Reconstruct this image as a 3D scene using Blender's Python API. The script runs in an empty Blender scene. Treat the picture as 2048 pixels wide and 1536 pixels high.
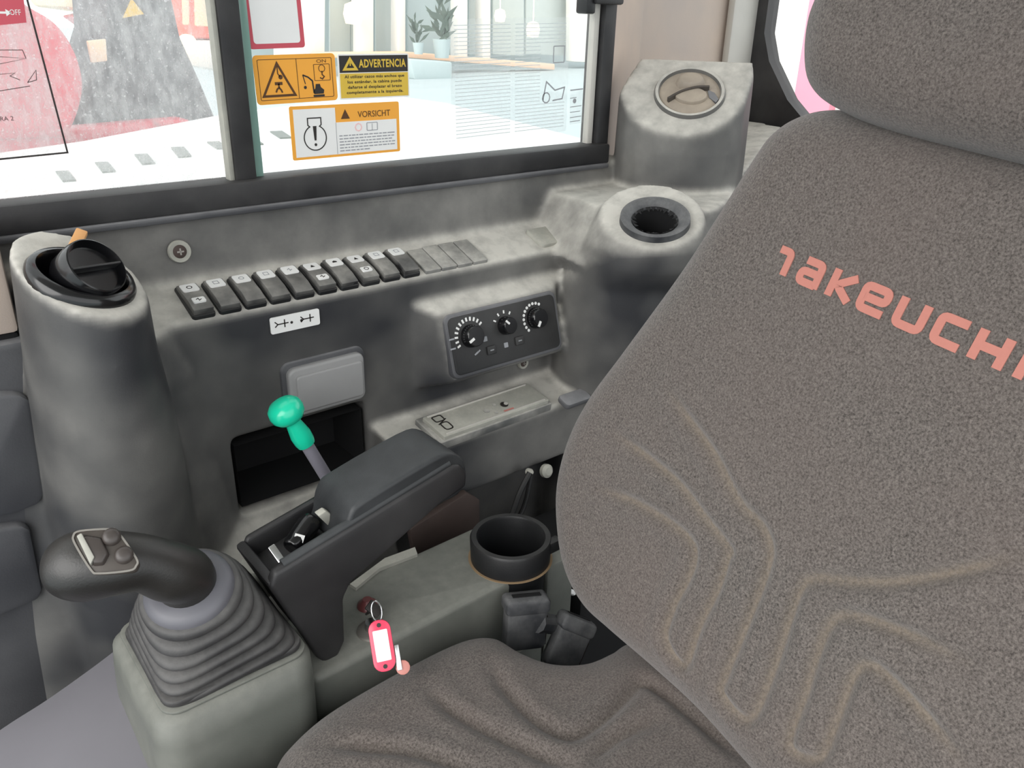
import bpy, bmesh, math, random
import numpy as np
from mathutils import Vector, Matrix
random.seed(7); np.random.seed(7)
sc = bpy.context.scene
col = sc.collection
# ------------------------------------------------------------------ camera
# axes: +X rearwards along the cab side, +Y out through the side window, +Z up; the lens is the origin
F = 1631.0
_vx = np.array([3190-1024, 85-768, F]); _vd = np.array([925-1024, 4350-768, F])
AX = _vx/np.linalg.norm(_vx); AZ = -_vd/np.linalg.norm(_vd); AZ = AZ-AX*(AX@AZ); AZ /= np.linalg.norm(AZ); AY = np.cross(AZ, AX)
cam = bpy.data.objects.new('camera', bpy.data.cameras.new('camera')); col.objects.link(cam)
cam.data.sensor_width = 36.0; cam.data.lens = F/2048*36.0; cam.data.clip_start = 0.01
right = Vector((AX[0], AY[0], AZ[0])); down = Vector((AX[1], AY[1], AZ[1])); fwd = Vector((AX[2], AY[2], AZ[2]))
cam.matrix_world = Matrix(((right.x, -down.x, -fwd.x, 0), (right.y, -down.y, -fwd.y, 0), (right.z, -down.z, -fwd.z, 0), (0, 0, 0, 1)))
sc.camera = cam
# ------------------------------------------------------------------ world and light
w = bpy.data.worlds.new('overcast_sky'); sc.world = w; w.use_nodes = True
bg = w.node_tree.nodes['Background']; bg.inputs[0].default_value = (0.97, 0.985, 1.0, 1); bg.inputs[1].default_value = 1.0
sun = bpy.data.objects.new('sun', bpy.data.lights.new('sun', 'SUN')); col.objects.link(sun)
sun.data.energy = 1.5; sun.data.angle = math.radians(60); sun.data.color = (1, 0.98, 0.95)
sun.rotation_euler = Vector((0.80, 0.25, -0.50)).to_track_quat('-Z', 'Y').to_euler()
sc.view_settings.view_transform = 'Standard'; sc.view_settings.look = 'None'; sc.view_settings.gamma = 1
sc.view_settings.use_curve_mapping = False; sc.view_settings.exposure = 0.9

# ------------------------------------------------------------------ helpers
def ray(u, v):
    d = np.array([(u-1024)/F, (v-768)/F, 1.0]); return np.array([d@AX, d@AY, d@AZ])
def at(u, v, x=None, y=None, z=None, s=None):
    r = ray(u, v)
    if x is not None: s = x/r[0]
    if y is not None: s = y/r[1]
    if z is not None: s = z/r[2]
    return Vector(r*s)
def pl(u, v, p, n):
    r = ray(u, v); p = np.array(p); n = np.array(n); return Vector(r*((p@n)/(r@n)))
def FR(o, ex, ey):
    ex = Vector(ex).normalized(); ey = Vector(ey); ey = (ey-ex*ex.dot(ey)).normalized(); ez = ex.cross(ey)
    return Matrix(((ex.x, ey.x, ez.x, o[0]), (ex.y, ey.y, ez.y, o[1]), (ex.z, ey.z, ez.z, o[2]), (0, 0, 0, 1)))
def FN(o, n, xhint=(1, 0, 0)):
    n = Vector(n).normalized(); x = Vector(xhint); x = (x-n*n.dot(x)).normalized(); return FR(o, x, n.cross(x))
T = Matrix.Translation
class B:
    """collects shapes of ONE mesh"""
    def __init__(s): s.bm = bmesh.new()
    def add(s, verts, faces, M=None):
        vs = [s.bm.verts.new(M @ Vector(v) if M is not None else Vector(v)) for v in verts]
        for f in faces:
            try: s.bm.faces.new([vs[i] for i in f])
            except ValueError: pass
        return s
    def box(s, c, d, M=None):
        x, y, z = d[0]/2, d[1]/2, d[2]/2
        v = [(c[0]+a*x, c[1]+b*y, c[2]+e*z) for a in (-1, 1) for b in (-1, 1) for e in (-1, 1)]
        return s.add(v, [(0, 1, 3, 2), (4, 6, 7, 5), (0, 4, 5, 1), (2, 3, 7, 6), (0, 2, 6, 4), (1, 5, 7, 3)], M)
    def prism(s, poly, M=None, z0=0.0, z1=1.0, top=1.0, tc=(0, 0)):
        n = len(poly)
        v = [(p[0], p[1], z0) for p in poly]+[(tc[0]+(p[0]-tc[0])*top, tc[1]+(p[1]-tc[1])*top, z1) for p in poly]
        f = [tuple(range(n-1, -1, -1)), tuple(range(n, 2*n))]+[(i, (i+1) % n, n+(i+1) % n, n+i) for i in range(n)]
        return s.add(v, f, M)
    def flat(s, poly, M=None, z=0.0):
        return s.add([(p[0], p[1], z) for p in poly], [tuple(range(len(poly)))], M)
    def lathe(s, prof, M=None, seg=48, closed=False):
        v = []; f = []; n = len(prof)
        for k in range(seg):
            a = 2*math.pi*k/seg
            v += [(r*math.cos(a), r*math.sin(a), z) for r, z in prof]
        for k in range(seg):
            k2 = (k+1) % seg
            for i in range(n-1): f.append((k*n+i, k2*n+i, k2*n+i+1, k*n+i+1))
            if closed: f.append((k*n+n-1, k2*n+n-1, k2*n, k*n))
        s.add(v, f, M)
        if not closed: bmesh.ops.remove_doubles(s.bm, verts=s.bm.verts, dist=1e-6)
        return s
    def rings(s, rs, cap=True, M=None):
        n = len(rs[0]); v = [p for r in rs for p in r]; f = []
        for k in range(len(rs)-1):
            for i in range(n): f.append((k*n+i, k*n+(i+1) % n, (k+1)*n+(i+1) % n, (k+1)*n+i))
        if cap: f += [tuple(range(n-1, -1, -1)), tuple(range((len(rs)-1)*n, len(rs)*n))]
        return s.add(v, f, M)
    def tube(s, pts, rad, seg=12, cap=True, round_end=False):
        pts = [Vector(p) for p in pts]; rad = rad if isinstance(rad, (list, tuple)) else [rad]*len(pts)
        rs = []; up = None
        for i, p in enumerate(pts):
            t = (pts[min(i+1, len(pts)-1)]-pts[max(i-1, 0)]).normalized()
            if up is None: up = t.orthogonal().normalized()
            up = (up-t*t.dot(up)).normalized(); q = t.cross(up)
            rs.append([p+(up*math.cos(a)+q*math.sin(a))*rad[i] for a in [2*math.pi*k/seg for k in range(seg)]])
        return s.rings(rs, cap)
def spl(pts, n=8):
    """Catmull-Rom through points (any dimension)"""
    P = [np.array(p, float) for p in pts]; out = []
    for i in range(len(P)-1):
        a, b, c, d = P[max(i-1, 0)], P[i], P[i+1], P[min(i+2, len(P)-1)]
        for k in range(n):
            t = k/n; out.append(0.5*((2*b)+(c-a)*t+(2*a-5*b+4*c-d)*t*t+(3*b-a-3*c+d)*t**3))
    out.append(P[-1]); return out
def splc(pts, n=8):
    P = [np.array(p, float) for p in pts]; m = len(P); out = []
    for i in range(m):
        a, b, c, d = P[(i-1) % m], P[i], P[(i+1) % m], P[(i+2) % m]
        for k in range(n):
            t = k/n; out.append(0.5*((2*b)+(c-a)*t+(2*a-5*b+4*c-d)*t*t+(3*b-a-3*c+d)*t**3))
    return out
def rrect(x0, y0, x1, y1, r, n=5):
    out = []
    for cx, cy, a0 in ((x1-r, y1-r, 0), (x0+r, y1-r, 90), (x0+r, y0+r, 180), (x1-r, y0+r, 270)):
        for k in range(n+1):
            a = math.radians(a0+90*k/n); out.append((cx+r*math.cos(a), cy+r*math.sin(a)))
    return out
def circ(cx, cy, r, n=20, ry=None, a0=0): return [(cx+r*math.cos(2*math.pi*k/n+a0), cy+(ry or r)*math.sin(2*math.pi*k/n+a0)) for k in range(n)]
def stroke(path, wd, closed=False):
    """outline polygon quads of a 2-D stroke: list of quads"""
    P = [Vector((p[0], p[1])) for p in path]; n = len(P); a = []; b = []
    for i in range(n):
        if closed: d0 = P[i]-P[i-1]; d1 = P[(i+1) % n]-P[i]
        else: d0 = P[i]-P[max(i-1, 0)] if i > 0 else P[1]-P[0]; d1 = P[i+1]-P[i] if i < n-1 else d0
        d0 = d0.normalized(); d1 = d1.normalized(); m = Vector((-(d0+d1).y, (d0+d1).x))
        m = m.normalized() if m.length > 1e-6 else Vector((-d0.y, d0.x))
        k = min(2.0, 1/max(0.3, m.dot(Vector((-d0.y, d0.x)))))
        a.append(P[i]+m*wd/2*k); b.append(P[i]-m*wd/2*k)
    q = []
    for i in range(n if closed else n-1):
        j = (i+1) % n; q.append([a[i], b[i], b[j], a[j]])
    return q
def obj(name, b, mat, parent=None, bevel=0.0, seg=2, smooth=35, local=False, kind=None, label=None):
    bm = b.bm
    bmesh.ops.recalc_face_normals(bm, faces=bm.faces)
    if bevel > 0:
        ed = [e for e in bm.edges if len(e.link_faces) == 2 and e.calc_face_angle(0) > math.radians(28)]
        bmesh.ops.bevel(bm, geom=ed, offset=bevel, segments=seg, profile=0.5, affect='EDGES', clamp_overlap=True)
    me = bpy.data.meshes.new(name); bm.to_mesh(me); bm.free()
    return link(name, me, mat, parent, smooth, local, kind, label)
def link(name, me, mat, parent=None, smooth=35, local=False, kind=None, label=None):
    if smooth:
        me.polygons.foreach_set('use_smooth', [True]*len(me.polygons)); me.set_sharp_from_angle(angle=math.radians(smooth))
    o = bpy.data.objects.new(name, me); col.objects.link(o)
    if mat is not None: me.materials.append(mat)
    if parent is not None:
        o.parent = parent
        if not local:
            W = parent.matrix_world if parent.parent is None else parent.parent.matrix_world @ parent.matrix_world
            if parent.type == 'EMPTY' or True:
                o.matrix_parent_inverse = worldm(parent).inverted()
    if kind: o['kind'] = kind
    if label: o['label'] = label
    return o
def worldm(o):
    m = o.matrix_parent_inverse @ o.matrix_basis if o.parent else o.matrix_basis.copy()
    return worldm(o.parent) @ m if o.parent else m
def thing(name, label, cat, loc=(0, 0, 0), group=None, M=None):
    o = bpy.data.objects.new(name, None); col.objects.link(o); o.empty_display_size = 0.02
    o.matrix_world = M if M is not None else T(Vector(loc)); o.matrix_basis = M if M is not None else T(Vector(loc))
    o['label'] = label; o['category'] = cat
    if group: o['group'] = group
    return o
def setting(name, loc=(0, 0, 0)):
    o = bpy.data.objects.new(name, None); col.objects.link(o); o.empty_display_size = 0.02; o.matrix_basis = T(Vector(loc)); o['kind'] = 'structure'; return o
def tag(o, label, cat, group=None):
    o['label'] = label; o['category'] = cat
    if group: o['group'] = group
    return o
_tx = {}
def text_poly(s, bold=0.0):
    """2-D mesh of a text string, (verts, faces, w, h) from the built-in font"""
    if (s, bold) in _tx: return _tx[(s, bold)]
    cu = bpy.data.curves.new('t', 'FONT'); cu.body = s; cu.size = 1.0; cu.offset = bold; cu.space_character = 1.0+bold*3; cu.resolution_u = 3
    o = bpy.data.objects.new('t', cu); col.objects.link(o)
    me = bpy.data.meshes.new_from_object(o.evaluated_get(bpy.context.evaluated_depsgraph_get()))
    v = [(p.co.x, p.co.y) for p in me.vertices]; f = [tuple(p.vertices) for p in me.polygons]
    bpy.data.objects.remove(o); bpy.data.curves.remove(cu); bpy.data.meshes.remove(me)
    xs = [p[0] for p in v]; ys = [p[1] for p in v]
    v = [(x-min(xs), y-min(ys)) for x, y in v]
    _tx[(s, bold)] = (v, f, max(xs)-min(xs), max(ys)-min(ys)); return _tx[(s, bold)]
def put_text(b, s, x, y, w_, h_, M, z=0.0, bold=0.0):
    v, f, tw, th = text_poly(s, bold)
    b.add([(x+p[0]*w_/tw, y+p[1]*h_/th, z) for p in v], f, M)

# ------------------------------------------------------------------ materials
def lin(r, g, b_):
    f = lambda c: (c/255/12.92 if c/255 <= 0.04045 else ((c/255+0.055)/1.055)**2.4)
    return (f(r), f(g), f(b_), 1)
class N:
    def __init__(s, name):
        s.m = bpy.data.materials.new(name); s.m.use_nodes = True; s.t = s.m.node_tree
        s.t.nodes.clear(); s.out = s.t.nodes.new('ShaderNodeOutputMaterial')
    def n(s, typ, **k):
        nd = s.t.nodes.new('ShaderNode'+typ)
        for a, b in k.items():
            if a.startswith('i_'):
                key = a[2:]; nd.inputs[int(key) if key.isdigit() else key.replace('_', ' ')].default_value = b
            else: setattr(nd, a, b)
        return nd
    def l(s, a, b): s.t.links.new(a, b); return s
    def noise(s, scale, detail=4, rough=0.55, coord=None, stretch=None):
        c = s.n('NewGeometry').outputs['Position']
        if stretch:
            mp = s.n('Mapping'); mp.inputs['Scale'].default_value = stretch; s.l(c, mp.inputs[0]); c = mp.outputs[0]
        nz = s.n('TexNoise'); nz.inputs['Scale'].default_value = scale; nz.inputs['Detail'].default_value = detail; nz.inputs['Roughness'].default_value = rough
        s.l(c, nz.inputs['Vector']); return nz.outputs['Fac']
    def rng(s, x, a, b, c=0.0, d=1.0):
        r = s.n('MapRange'); r.clamp = True
        for k, vv in zip((1, 2, 3, 4), (a, b, c, d)): r.inputs[k].default_value = vv
        s.l(x, r.inputs[0]); return r.outputs[0]
    def math(s, op, a, b):
        m = s.n('Math', operation=op); m.use_clamp = False
        for k, x in enumerate((a, b)):
            if isinstance(x, (int, float)): m.inputs[k].default_value = x
            else: s.l(x, m.inputs[k])
        return m.outputs[0]
    def mix(s, fac, a, b):
        m = s.n('Mix', data_type='RGBA'); m.clamp_factor = True
        if isinstance(fac, (int, float)): m.inputs[0].default_value = fac
        else: s.l(fac, m.inputs[0])
        for k, x in ((6, a), (7, b)):
            if isinstance(x, tuple): m.inputs[k].default_value = x
            else: s.l(x, m.inputs[k])
        return m.outputs[2]
    def bsdf(s, color, rough=0.5, metal=0.0, spec=0.5, bump=None, bstr=0.2, bdist=0.001, emit=None, estr=0.0, coat=0.0, sheen=0.0):
        p = s.n('BsdfPrincipled')
        if isinstance(color, tuple): p.inputs['Base Color'].default_value = color
        else: s.l(color, p.inputs['Base Color'])
        if isinstance(rough, (int, float)): p.inputs['Roughness'].default_value = rough
        else: s.l(rough, p.inputs['Roughness'])
        p.inputs['Metallic'].default_value = metal; p.inputs['Specular IOR Level'].default_value = spec
        p.inputs['Coat Weight'].default_value = coat; p.inputs['Sheen Weight'].default_value = sheen
        if emit: p.inputs['Emission Color'].default_value = emit; p.inputs['Emission Strength'].default_value = estr
        if bump is not None:
            bp = s.n('Bump'); bp.inputs['Strength'].default_value = bstr; bp.inputs['Distance'].default_value = bdist
            s.l(bump, bp.inputs['Height']); s.l(bp.outputs[0], p.inputs['Normal'])
        s.l(p.outputs[0], s.out.inputs['Surface']); return s.m
def simple(name, c, rough=0.5, var=0.12, scale=40, **k):
    m = N(name); nz = m.noise(scale, 3)
    a = tuple(x*(1-var) for x in c[:3])+(1,); b = tuple(min(1, x*(1+var)) for x in c[:3])+(1,)
    return m.bsdf(m.mix(nz, a, b), rough, **k)
def dusty(name, base, dust, amt=0.5, up=0.5, rough=0.55, scale=6, lo=0.35, hi=0.75, spec=0.4, grain=700):
    """plastic with a film of pale dust in soft clouds, thicker where it can settle"""
    m = N(name)
    cloud = m.rng(m.noise(scale, 3, 0.5), lo, hi)
    fine = m.noise(scale*7, 4, 0.6)
    g = m.n('NewGeometry'); sp = m.n('SeparateXYZ'); m.l(g.outputs['Normal'], sp.inputs[0])
    settle = m.rng(sp.outputs['Z'], 0.05, 0.95)
    f = m.math('MULTIPLY', cloud, amt)
    f = m.math('ADD', f, m.math('MULTIPLY', settle, m.math('MULTIPLY', m.rng(fine, 0.25, 0.7, 0.75, 1.05), up)))
    f = m.math('MULTIPLY', f, m.rng(fine, 0.25, 0.75, 0.82, 1.12))
    return m.bsdf(m.mix(f, base, dust), m.rng(f, 0, 0.6, rough, 0.85), spec=spec, bump=m.noise(grain, 2), bstr=0.25, bdist=0.0005)
DUST = lin(200, 197, 189)
M = {}
M['wall'] = dusty('charcoal_moulded_plastic', lin(46, 47, 50), DUST, 0.34, 0.92, 0.5, 6, 0.36, 0.78)
M['wall_low'] = dusty('charcoal_lower_plastic', lin(56, 57, 61), lin(150, 150, 152), 0.35, 0.55)
M['black'] = dusty('black_plastic', lin(25, 26, 28), lin(130, 128, 125), 0.15, 0.12, 0.4)
M['frame'] = dusty('black_window_frame', lin(33, 33, 35), lin(120, 118, 116), 0.22, 0.1, 0.45, 14)
M['gloss'] = simple('gloss_black_plastic', lin(15, 15, 17), 0.18, spec=0.6)
M['void'] = simple('dark_cavity', lin(14, 14, 16), 0.8)
M['arm'] = dusty('black_armrest_vinyl', lin(30, 30, 32), lin(100, 98, 97), 0.22, 0.06, 0.38, 12, spec=0.5)
M['pad'] = dusty('armrest_pad_vinyl', lin(36, 38, 40), lin(104, 107, 109), 0.2, 0.15, 0.42, 16, spec=0.5)
M['green_grey'] = dusty('grey_green_paint', lin(90, 93, 88), lin(152, 152, 144), 0.3, 0.42, 0.32, 14)
M['boot'] = dusty('grey_rubber_boot', lin(38, 38, 40), lin(150, 148, 145), 0.16, 0.22, 0.4, 20)
M['grip'] = dusty('black_grip_rubber', lin(26, 25, 24), lin(96, 93, 88), 0.12, 0.10, 0.34, 12, spec=0.6)
M['button'] = simple('dark_taupe_button', lin(66, 60, 57), 0.4)
M['rust_grey'] = simple('taupe_button_plate', lin(74, 68, 63), 0.45)
M['chrome'] = simple('bright_metal', lin(200, 200, 200), 0.22, metal=1.0)
M['steel'] = simple('worn_steel', lin(150, 146, 140), 0.45, metal=0.7)
M['lid'] = simple('silver_grey_lid_plastic', lin(150, 150, 150), 0.4, 0.04)
M['teal'] = simple('teal_green_knob_plastic', lin(28, 202, 162), 0.22, 0.04, spec=0.6)
M['shaft'] = simple('grey_lever_shaft', lin(126, 124, 134), 0.4, 0.06)
M['white'] = simple('white_print', lin(232, 232, 230), 0.5, 0.03)
M['ink'] = simple('black_print', lin(38, 34, 32), 0.6, 0.05)
M['greyink'] = simple('grey_print', lin(150, 152, 156), 0.6, 0.05)
M['faintink'] = simple('pale_print', lin(208, 216, 217), 0.6, 0.05)
M['orange'] = simple('orange_sticker', lin(238, 166, 58), 0.5, 0.04)
M['yellow'] = simple('mustard_sticker', lin(214, 180, 62), 0.5, 0.04)
M['redst'] = simple('red_sticker', lin(198, 78, 92), 0.5, 0.05)
M['pinkink'] = simple('pale_pink_print', lin(236, 196, 196), 0.6, 0.03)
M['darkbrown_ink'] = simple('dark_brown_print', lin(84, 52, 18), 0.6, 0.05)
M['cream'] = dusty('dusty_cream_panel', lin(150, 150, 142), lin(186, 184, 174), 0.6, 0.5, 0.6, 40)
M['beige'] = dusty('beige_pillar_trim', lin(176, 164, 156), lin(206, 186, 168), 0.6, 0.1, 0.6, 8)
M['pale'] = simple('pale_grey_trim', lin(190, 187, 180), 0.55, 0.06)
M['ventdisc'] = dusty('dust_covered_vent', lin(150, 140, 128), lin(178, 166, 150), 0.8, 0.2, 0.7, 30)
M['mat'] = simple('violet_grey_floor_cover', lin(134, 132, 138), 0.5, 0.08, 14)
M['hood'] = simple('white_hood_paint', lin(246, 248, 246), 0.3, 0.02)
M['slot'] = simple('grey_slot', lin(120, 126, 122), 0.7)
M['redm'] = simple('red_machine_paint', lin(196, 52, 70), 0.35, 0.1, 4)
M['boom'] = simple('dark_boom_steel', lin(70, 74, 78), 0.6, 0.25, 10)
M['tan'] = simple('tan_wood', lin(214, 160, 104), 0.6, 0.1)
M['buckle'] = dusty('grey_black_buckle', lin(44, 46, 50), lin(140, 140, 140), 0.35, 0.35, 0.4, 40)
M['brown'] = simple('dark_brown_bracket', lin(66, 54, 50), 0.7, 0.3, 30)
M['keyred'] = simple('red_key_tag', lin(224, 60, 92), 0.3, 0.05, spec=0.6)
M['logo'] = simple('salmon_print', lin(178, 116, 104), 0.85, 0.06, 300)
M['ground'] = simple('pale_concrete', lin(172, 182, 184), 0.8, 0.08, 1.2)
M['bwall'] = simple('white_render_wall', lin(232, 228, 222), 0.8, 0.04, 1)
M['bgrey'] = simple('grey_blue_wall', lin(176, 188, 188), 0.8, 0.08, 1)
M['bwin'] = simple('shop_window_glass', lin(190, 196, 192), 0.25, 0.1, 1)
M['plant'] = simple('dark_foliage', lin(96, 108, 98), 0.8, 0.25, 3)
M['salmon'] = simple('salmon_bench', lin(240, 196, 164), 0.7, 0.06)
M['orange_truck'] = simple('orange_red_truck', lin(232, 110, 92), 0.5, 0.08, 3)
M['creamp'] = simple('cream_panel', lin(238, 214, 180), 0.6, 0.06, 3)
M['pinkw'] = simple('pink_container', lin(222, 146, 164), 0.6, 0.08, 2)
m = N('warm_lamp'); M['lamp'] = m.bsdf((1, 0.75, 0.45, 1), 0.5, emit=(1, 0.78, 0.45, 1), estr=1.2)
def fabric(name):
    m = N(name)
    f1 = m.rng(m.noise(620, 3, 0.75), 0.3, 0.7)
    cl = m.rng(m.noise(7, 4), 0.3, 0.7)
    c = m.mix(f1, lin(46, 43, 41), lin(122, 115, 110))
    c = m.mix(m.math('MULTIPLY', cl, 0.30), c, lin(104, 91, 86))
    a = m.n('Attribute', attribute_name='dust')
    c = m.mix(m.math('MULTIPLY', a.outputs['Fac'], m.rng(m.noise(300, 3), 0.2, 0.7, 0.15, 0.6)), c, lin(142, 129, 113))
    return m.bsdf(c, 0.95, spec=0.15, bump=f1, bstr=0.45, bdist=0.0009, sheen=0.25)
M['fabric'] = fabric('grey_brown_seat_fabric')
def glass(name, haze, tint, speck=0.0, film=0.0):
    m = N(name)
    tr = m.n('BsdfTransparent'); tr.inputs[0].default_value = tint
    gl = m.n('BsdfGlossy'); gl.inputs['Roughness'].default_value = 0.02; gl.inputs[0].default_value = (1, 1, 1, 1)
    lw = m.n('LayerWeight'); lw.inputs[0].default_value = 0.25
    mx = m.n('MixShader'); m.l(m.math('MULTIPLY', lw.outputs['Fresnel'], 0.35), mx.inputs[0]); m.l(tr.outputs[0], mx.inputs[1]); m.l(gl.outputs[0], mx.inputs[2])
    df = m.n('BsdfDiffuse'); df.inputs[0].default_value = (0.8, 0.8, 0.8, 1)
    tl = m.n('BsdfTranslucent'); tl.inputs[0].default_value = (0.85, 0.86, 0.85, 1)
    dm = m.n('MixShader'); dm.inputs[0].default_value = 0.5; m.l(df.outputs[0], dm.inputs[1]); m.l(tl.outputs[0], dm.inputs[2])
    st = m.rng(m.noise(90, 6, 0.75, stretch=(1.6, 1, 0.6)), 0.36, 0.75)
    sp = m.rng(m.noise(260, 2, 0.5), 0.62, 0.72)
    f = m.math('ADD', m.math('MULTIPLY', st, haze), m.math('MULTIPLY', sp, speck)); f = m.math('ADD', f, film)
    m2 = m.n('MixShader'); m.l(f, m2.inputs[0]); m.l(mx.outputs[0], m2.inputs[1]); m.l(dm.outputs[0], m2.inputs[2])
    m.l(m2.outputs[0], m.out.inputs['Surface']); return m.m
M['glass_dirty'] = glass('dusty_glass', 0.34, (0.97, 0.985, 0.98, 1), 0.30, 0.13)
M['glass'] = glass('clear_glass', 0.05, (0.965, 0.985, 0.98, 1), 0.02, 0.02)
M['glass_edge'] = simple('green_glass_edge', lin(128, 160, 150), 0.15, 0.08)
M['film'] = glass('clear_sticker_film', 0.03, (0.97, 0.98, 0.98, 1), 0.0, 0.10)
# ================================================================== THE SETTING
def prof_x(b, prof, x0, x1):
    """extrude a (y, z) profile along x"""
    n = len(prof); v = [(x0, p[0], p[1]) for p in prof]+[(x1, p[0], p[1]) for p in prof]
    b.add(v, [tuple(range(n)), tuple(range(2*n-1, n-1, -1))]+[(i, n+i, n+(i+1) % n, (i+1) % n) for i in range(n)])
def remeshed(name, b, vox, it, fac=0.5):
    bm = b.bm; bmesh.ops.recalc_face_normals(bm, faces=bm.faces)
    bmesh.ops.triangulate(bm, faces=bm.faces)
    me = bpy.data.meshes.new(name+'_raw'); bm.to_mesh(me); bm.free()
    o = bpy.data.objects.new(name+'_raw', me); col.objects.link(o)
    r = o.modifiers.new('r', 'REMESH'); r.mode = 'VOXEL'; r.voxel_size = vox; r.use_smooth_shade = True
    s = o.modifiers.new('s', 'SMOOTH'); s.factor = fac; s.iterations = it
    out = bpy.data.meshes.new_from_object(o.evaluated_get(bpy.context.evaluated_depsgraph_get()))
    bpy.data.objects.remove(o); bpy.data.meshes.remove(me); out.name = name
    return out
# --- moulded side panel of the cab, one continuous piece
b = B()
top = [(0.87, -0.172), (0.795, -0.172), (0.781, -0.180), (0.772, -0.240), (0.715, -0.262)]
low = [(0.715, -0.485), (0.668, -0.520), (0.655, -0.60), (0.655, -0.90), (0.87, -0.90)]
prof_x(b, top+low, 0.085, 0.240)
prof_x(b, top+[(0.715, -0.389), (0.80, -0.395), (0.80, -0.476), (0.715, -0.480)]+low, 0.236, 0.394)
low2 = [(0.715, -0.60), (0.70, -0.90), (0.87, -0.90)]
prof_x(b, top+low2, 0.390, 0.83)
# the tower of the front vent
def ell(cx, cy, rx, ry, z, n=40, zf=None):
    return [(cx+rx*math.cos(t), cy+ry*math.sin(t), z if zf is None else zf(cx+rx*math.cos(t), cy+ry*math.sin(t))) for t in [2*math.pi*k/n for k in range(n)]]
VN = Vector((0.30, -0.30, 0.905)).normalized(); VC = at(165, 552, y=0.66)
zt = lambda x, y: VC.z-0.004-(VN.x*(x-VC.x)+VN.y*(y-VC.y))/VN.z
b.rings([ell(0.135, 0.735, 0.075, 0.10, -0.90), ell(0.130, 0.73, 0.068, 0.085, -0.55), ell(0.130, 0.72, 0.062, 0.085, -0.42), ell(0.130, 0.70, 0.054, 0.085, -0.32),
         ell(VC.x, 0.683, 0.047, 0.072, -0.25), ell(VC.x+0.001, 0.672, 0.0435, 0.060, 0, zf=zt)])
b.box((0.125, 0.775, -0.33), (0.070, 0.14, 0.25))
b.rings([ell(0.140, 0.745, 0.140, 0.085, -0.90), ell(0.135, 0.74, 0.115, 0.062, -0.52), ell(0.132, 0.742, 0.105, 0.054, -0.40), ell(0.132, 0.745, 0.105, 0.050, -0.31), ell(0.135, 0.745, 0.085, 0.046, -0.265)])
# corner tower and shelf by the rear vent
RC = at(1310, 438, s=0.93); RN = Vector((-0.29, -0.25, 0.924)).normalized()
zr = lambda x, y: RC.z-0.004-(RN.x*(x-RC.x)+RN.y*(y-RC.y))/RN.z
b.rings([ell(0.76, 0.69, 0.11, 0.10, -0.90), ell(0.755, 0.68, 0.105, 0.085, -0.45), ell(0.748, 0.672, 0.099, 0.088, -0.38), ell(0.744, 0.666, 0.094, 0.086, -0.33), ell(0.740, 0.660, 0.089, 0.083, -0.29), ell(RC.x+0.020, RC.y+0.030, 0.083, 0.080, -0.262), ell(RC.x+0.015, RC.y+0.022, 0.075, 0.074, -0.242), ell(RC.x+0.008, RC.y+0.012, 0.060, 0.060, 0, zf=zr)])
shelf = [(0.70, 0.86), (0.70, 0.72), (0.69, 0.66), (0.74, 0.60), (0.80, 0.595), (0.88, 0.63), (1.0, 0.705), (1.22, 0.80), (1.24, 0.95), (0.80, 0.95)]
sh_lo = [(p[0]-(0.04 if p[0] < 0.75 else 0.0), p[1]-(0.02 if 0.74 < p[0] < 1.1 and p[1] < 0.72 else 0)) for p in shelf]
b.rings([[(p[0], p[1], -0.45) for p in shelf], [(p[0], p[1], -0.315) for p in shelf], [(p[0], p[1], -0.268) for p in sh_lo], [(p[0]+0.005, p[1], -0.206) for p in shelf]])
wd = [(0.90, 0.655), (1.02, 0.705), (1.22, 0.79), (1.23, 0.93), (0.95, 0.86)]
b.rings([[(x, y, -0.40) for x, y in wd], [(x, y, -0.212+max(0, (x-0.90)/0.32)*0.055) for x, y in wd]])
# the tall tower in the corner, its lid tilted towards the seat
TP = at(1380, 185, s=1.05); TN = Vector((-0.616*0.777, -0.616*0.63, 0.788)).normalized()
tp = [(1238, 182), (1258, 146), (1282, 112), (1340, 114), (1400, 117), (1508, 121), (1509, 150), (1490, 205), (1460, 240), (1420, 262), (1370, 272), (1320, 266), (1280, 248), (1255, 222)]
topr = [tuple(pl(u, v, TP, TN)) for u, v in tp]
mid = [(p[0]+(0.90-p[0])*-0.02, p[1]+(0.77-p[1])*-0.02, -0.16) for p in topr]
basr = [(p[0]+(0.92-p[0])*-0.04, p[1]+(0.80-p[1])*-0.04, -0.30) for p in topr]
b.rings([basr, mid, topr])
# heater control hump and the lower ledge
hum = [(0.452, -0.290), (0.668, -0.290), (0.668, -0.392), (0.452, -0.392)]
hu2 = [(0.472, -0.300), (0.644, -0.300), (0.644, -0.377), (0.480, -0.377)]
b.rings([[(p[0], 0.74, p[1]) for p in hum], [(p[0], 0.714, p[1]) for p in hum], [(p[0], 0.694-(0.020 if p[1] < -0.35 else 0), p[1]) for p in hu2]])
prof_x(b, [(0.74, -0.420), (0.715, -0.421), (0.652, -0.432), (0.649, -0.436), (0.649, -0.508), (0.74, -0.508)], 0.396, 0.70)
wme = remeshed('wall_right', b, 0.0032, 13)
def punch(me, C, Nn, r, d0, d1):
    bm = bmesh.new(); bm.from_mesh(me); kill = []
    for f in bm.faces:
        p = f.calc_center_median()-C; h = p.dot(Nn)
        if d0 < h < d1 and (p-Nn*h).length < r: kill.append(f)
    bmesh.ops.delete(bm, geom=kill, context='FACES'); bm.to_mesh(me); bm.free()
punch(wme, VC, VN, 0.034, -0.02, 0.03); punch(wme, RC, RN, 0.0295, -0.02, 0.03)
wall = link('wall_right', wme, M['wall'], None, smooth=60)
wall['kind'] = 'structure'
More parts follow.
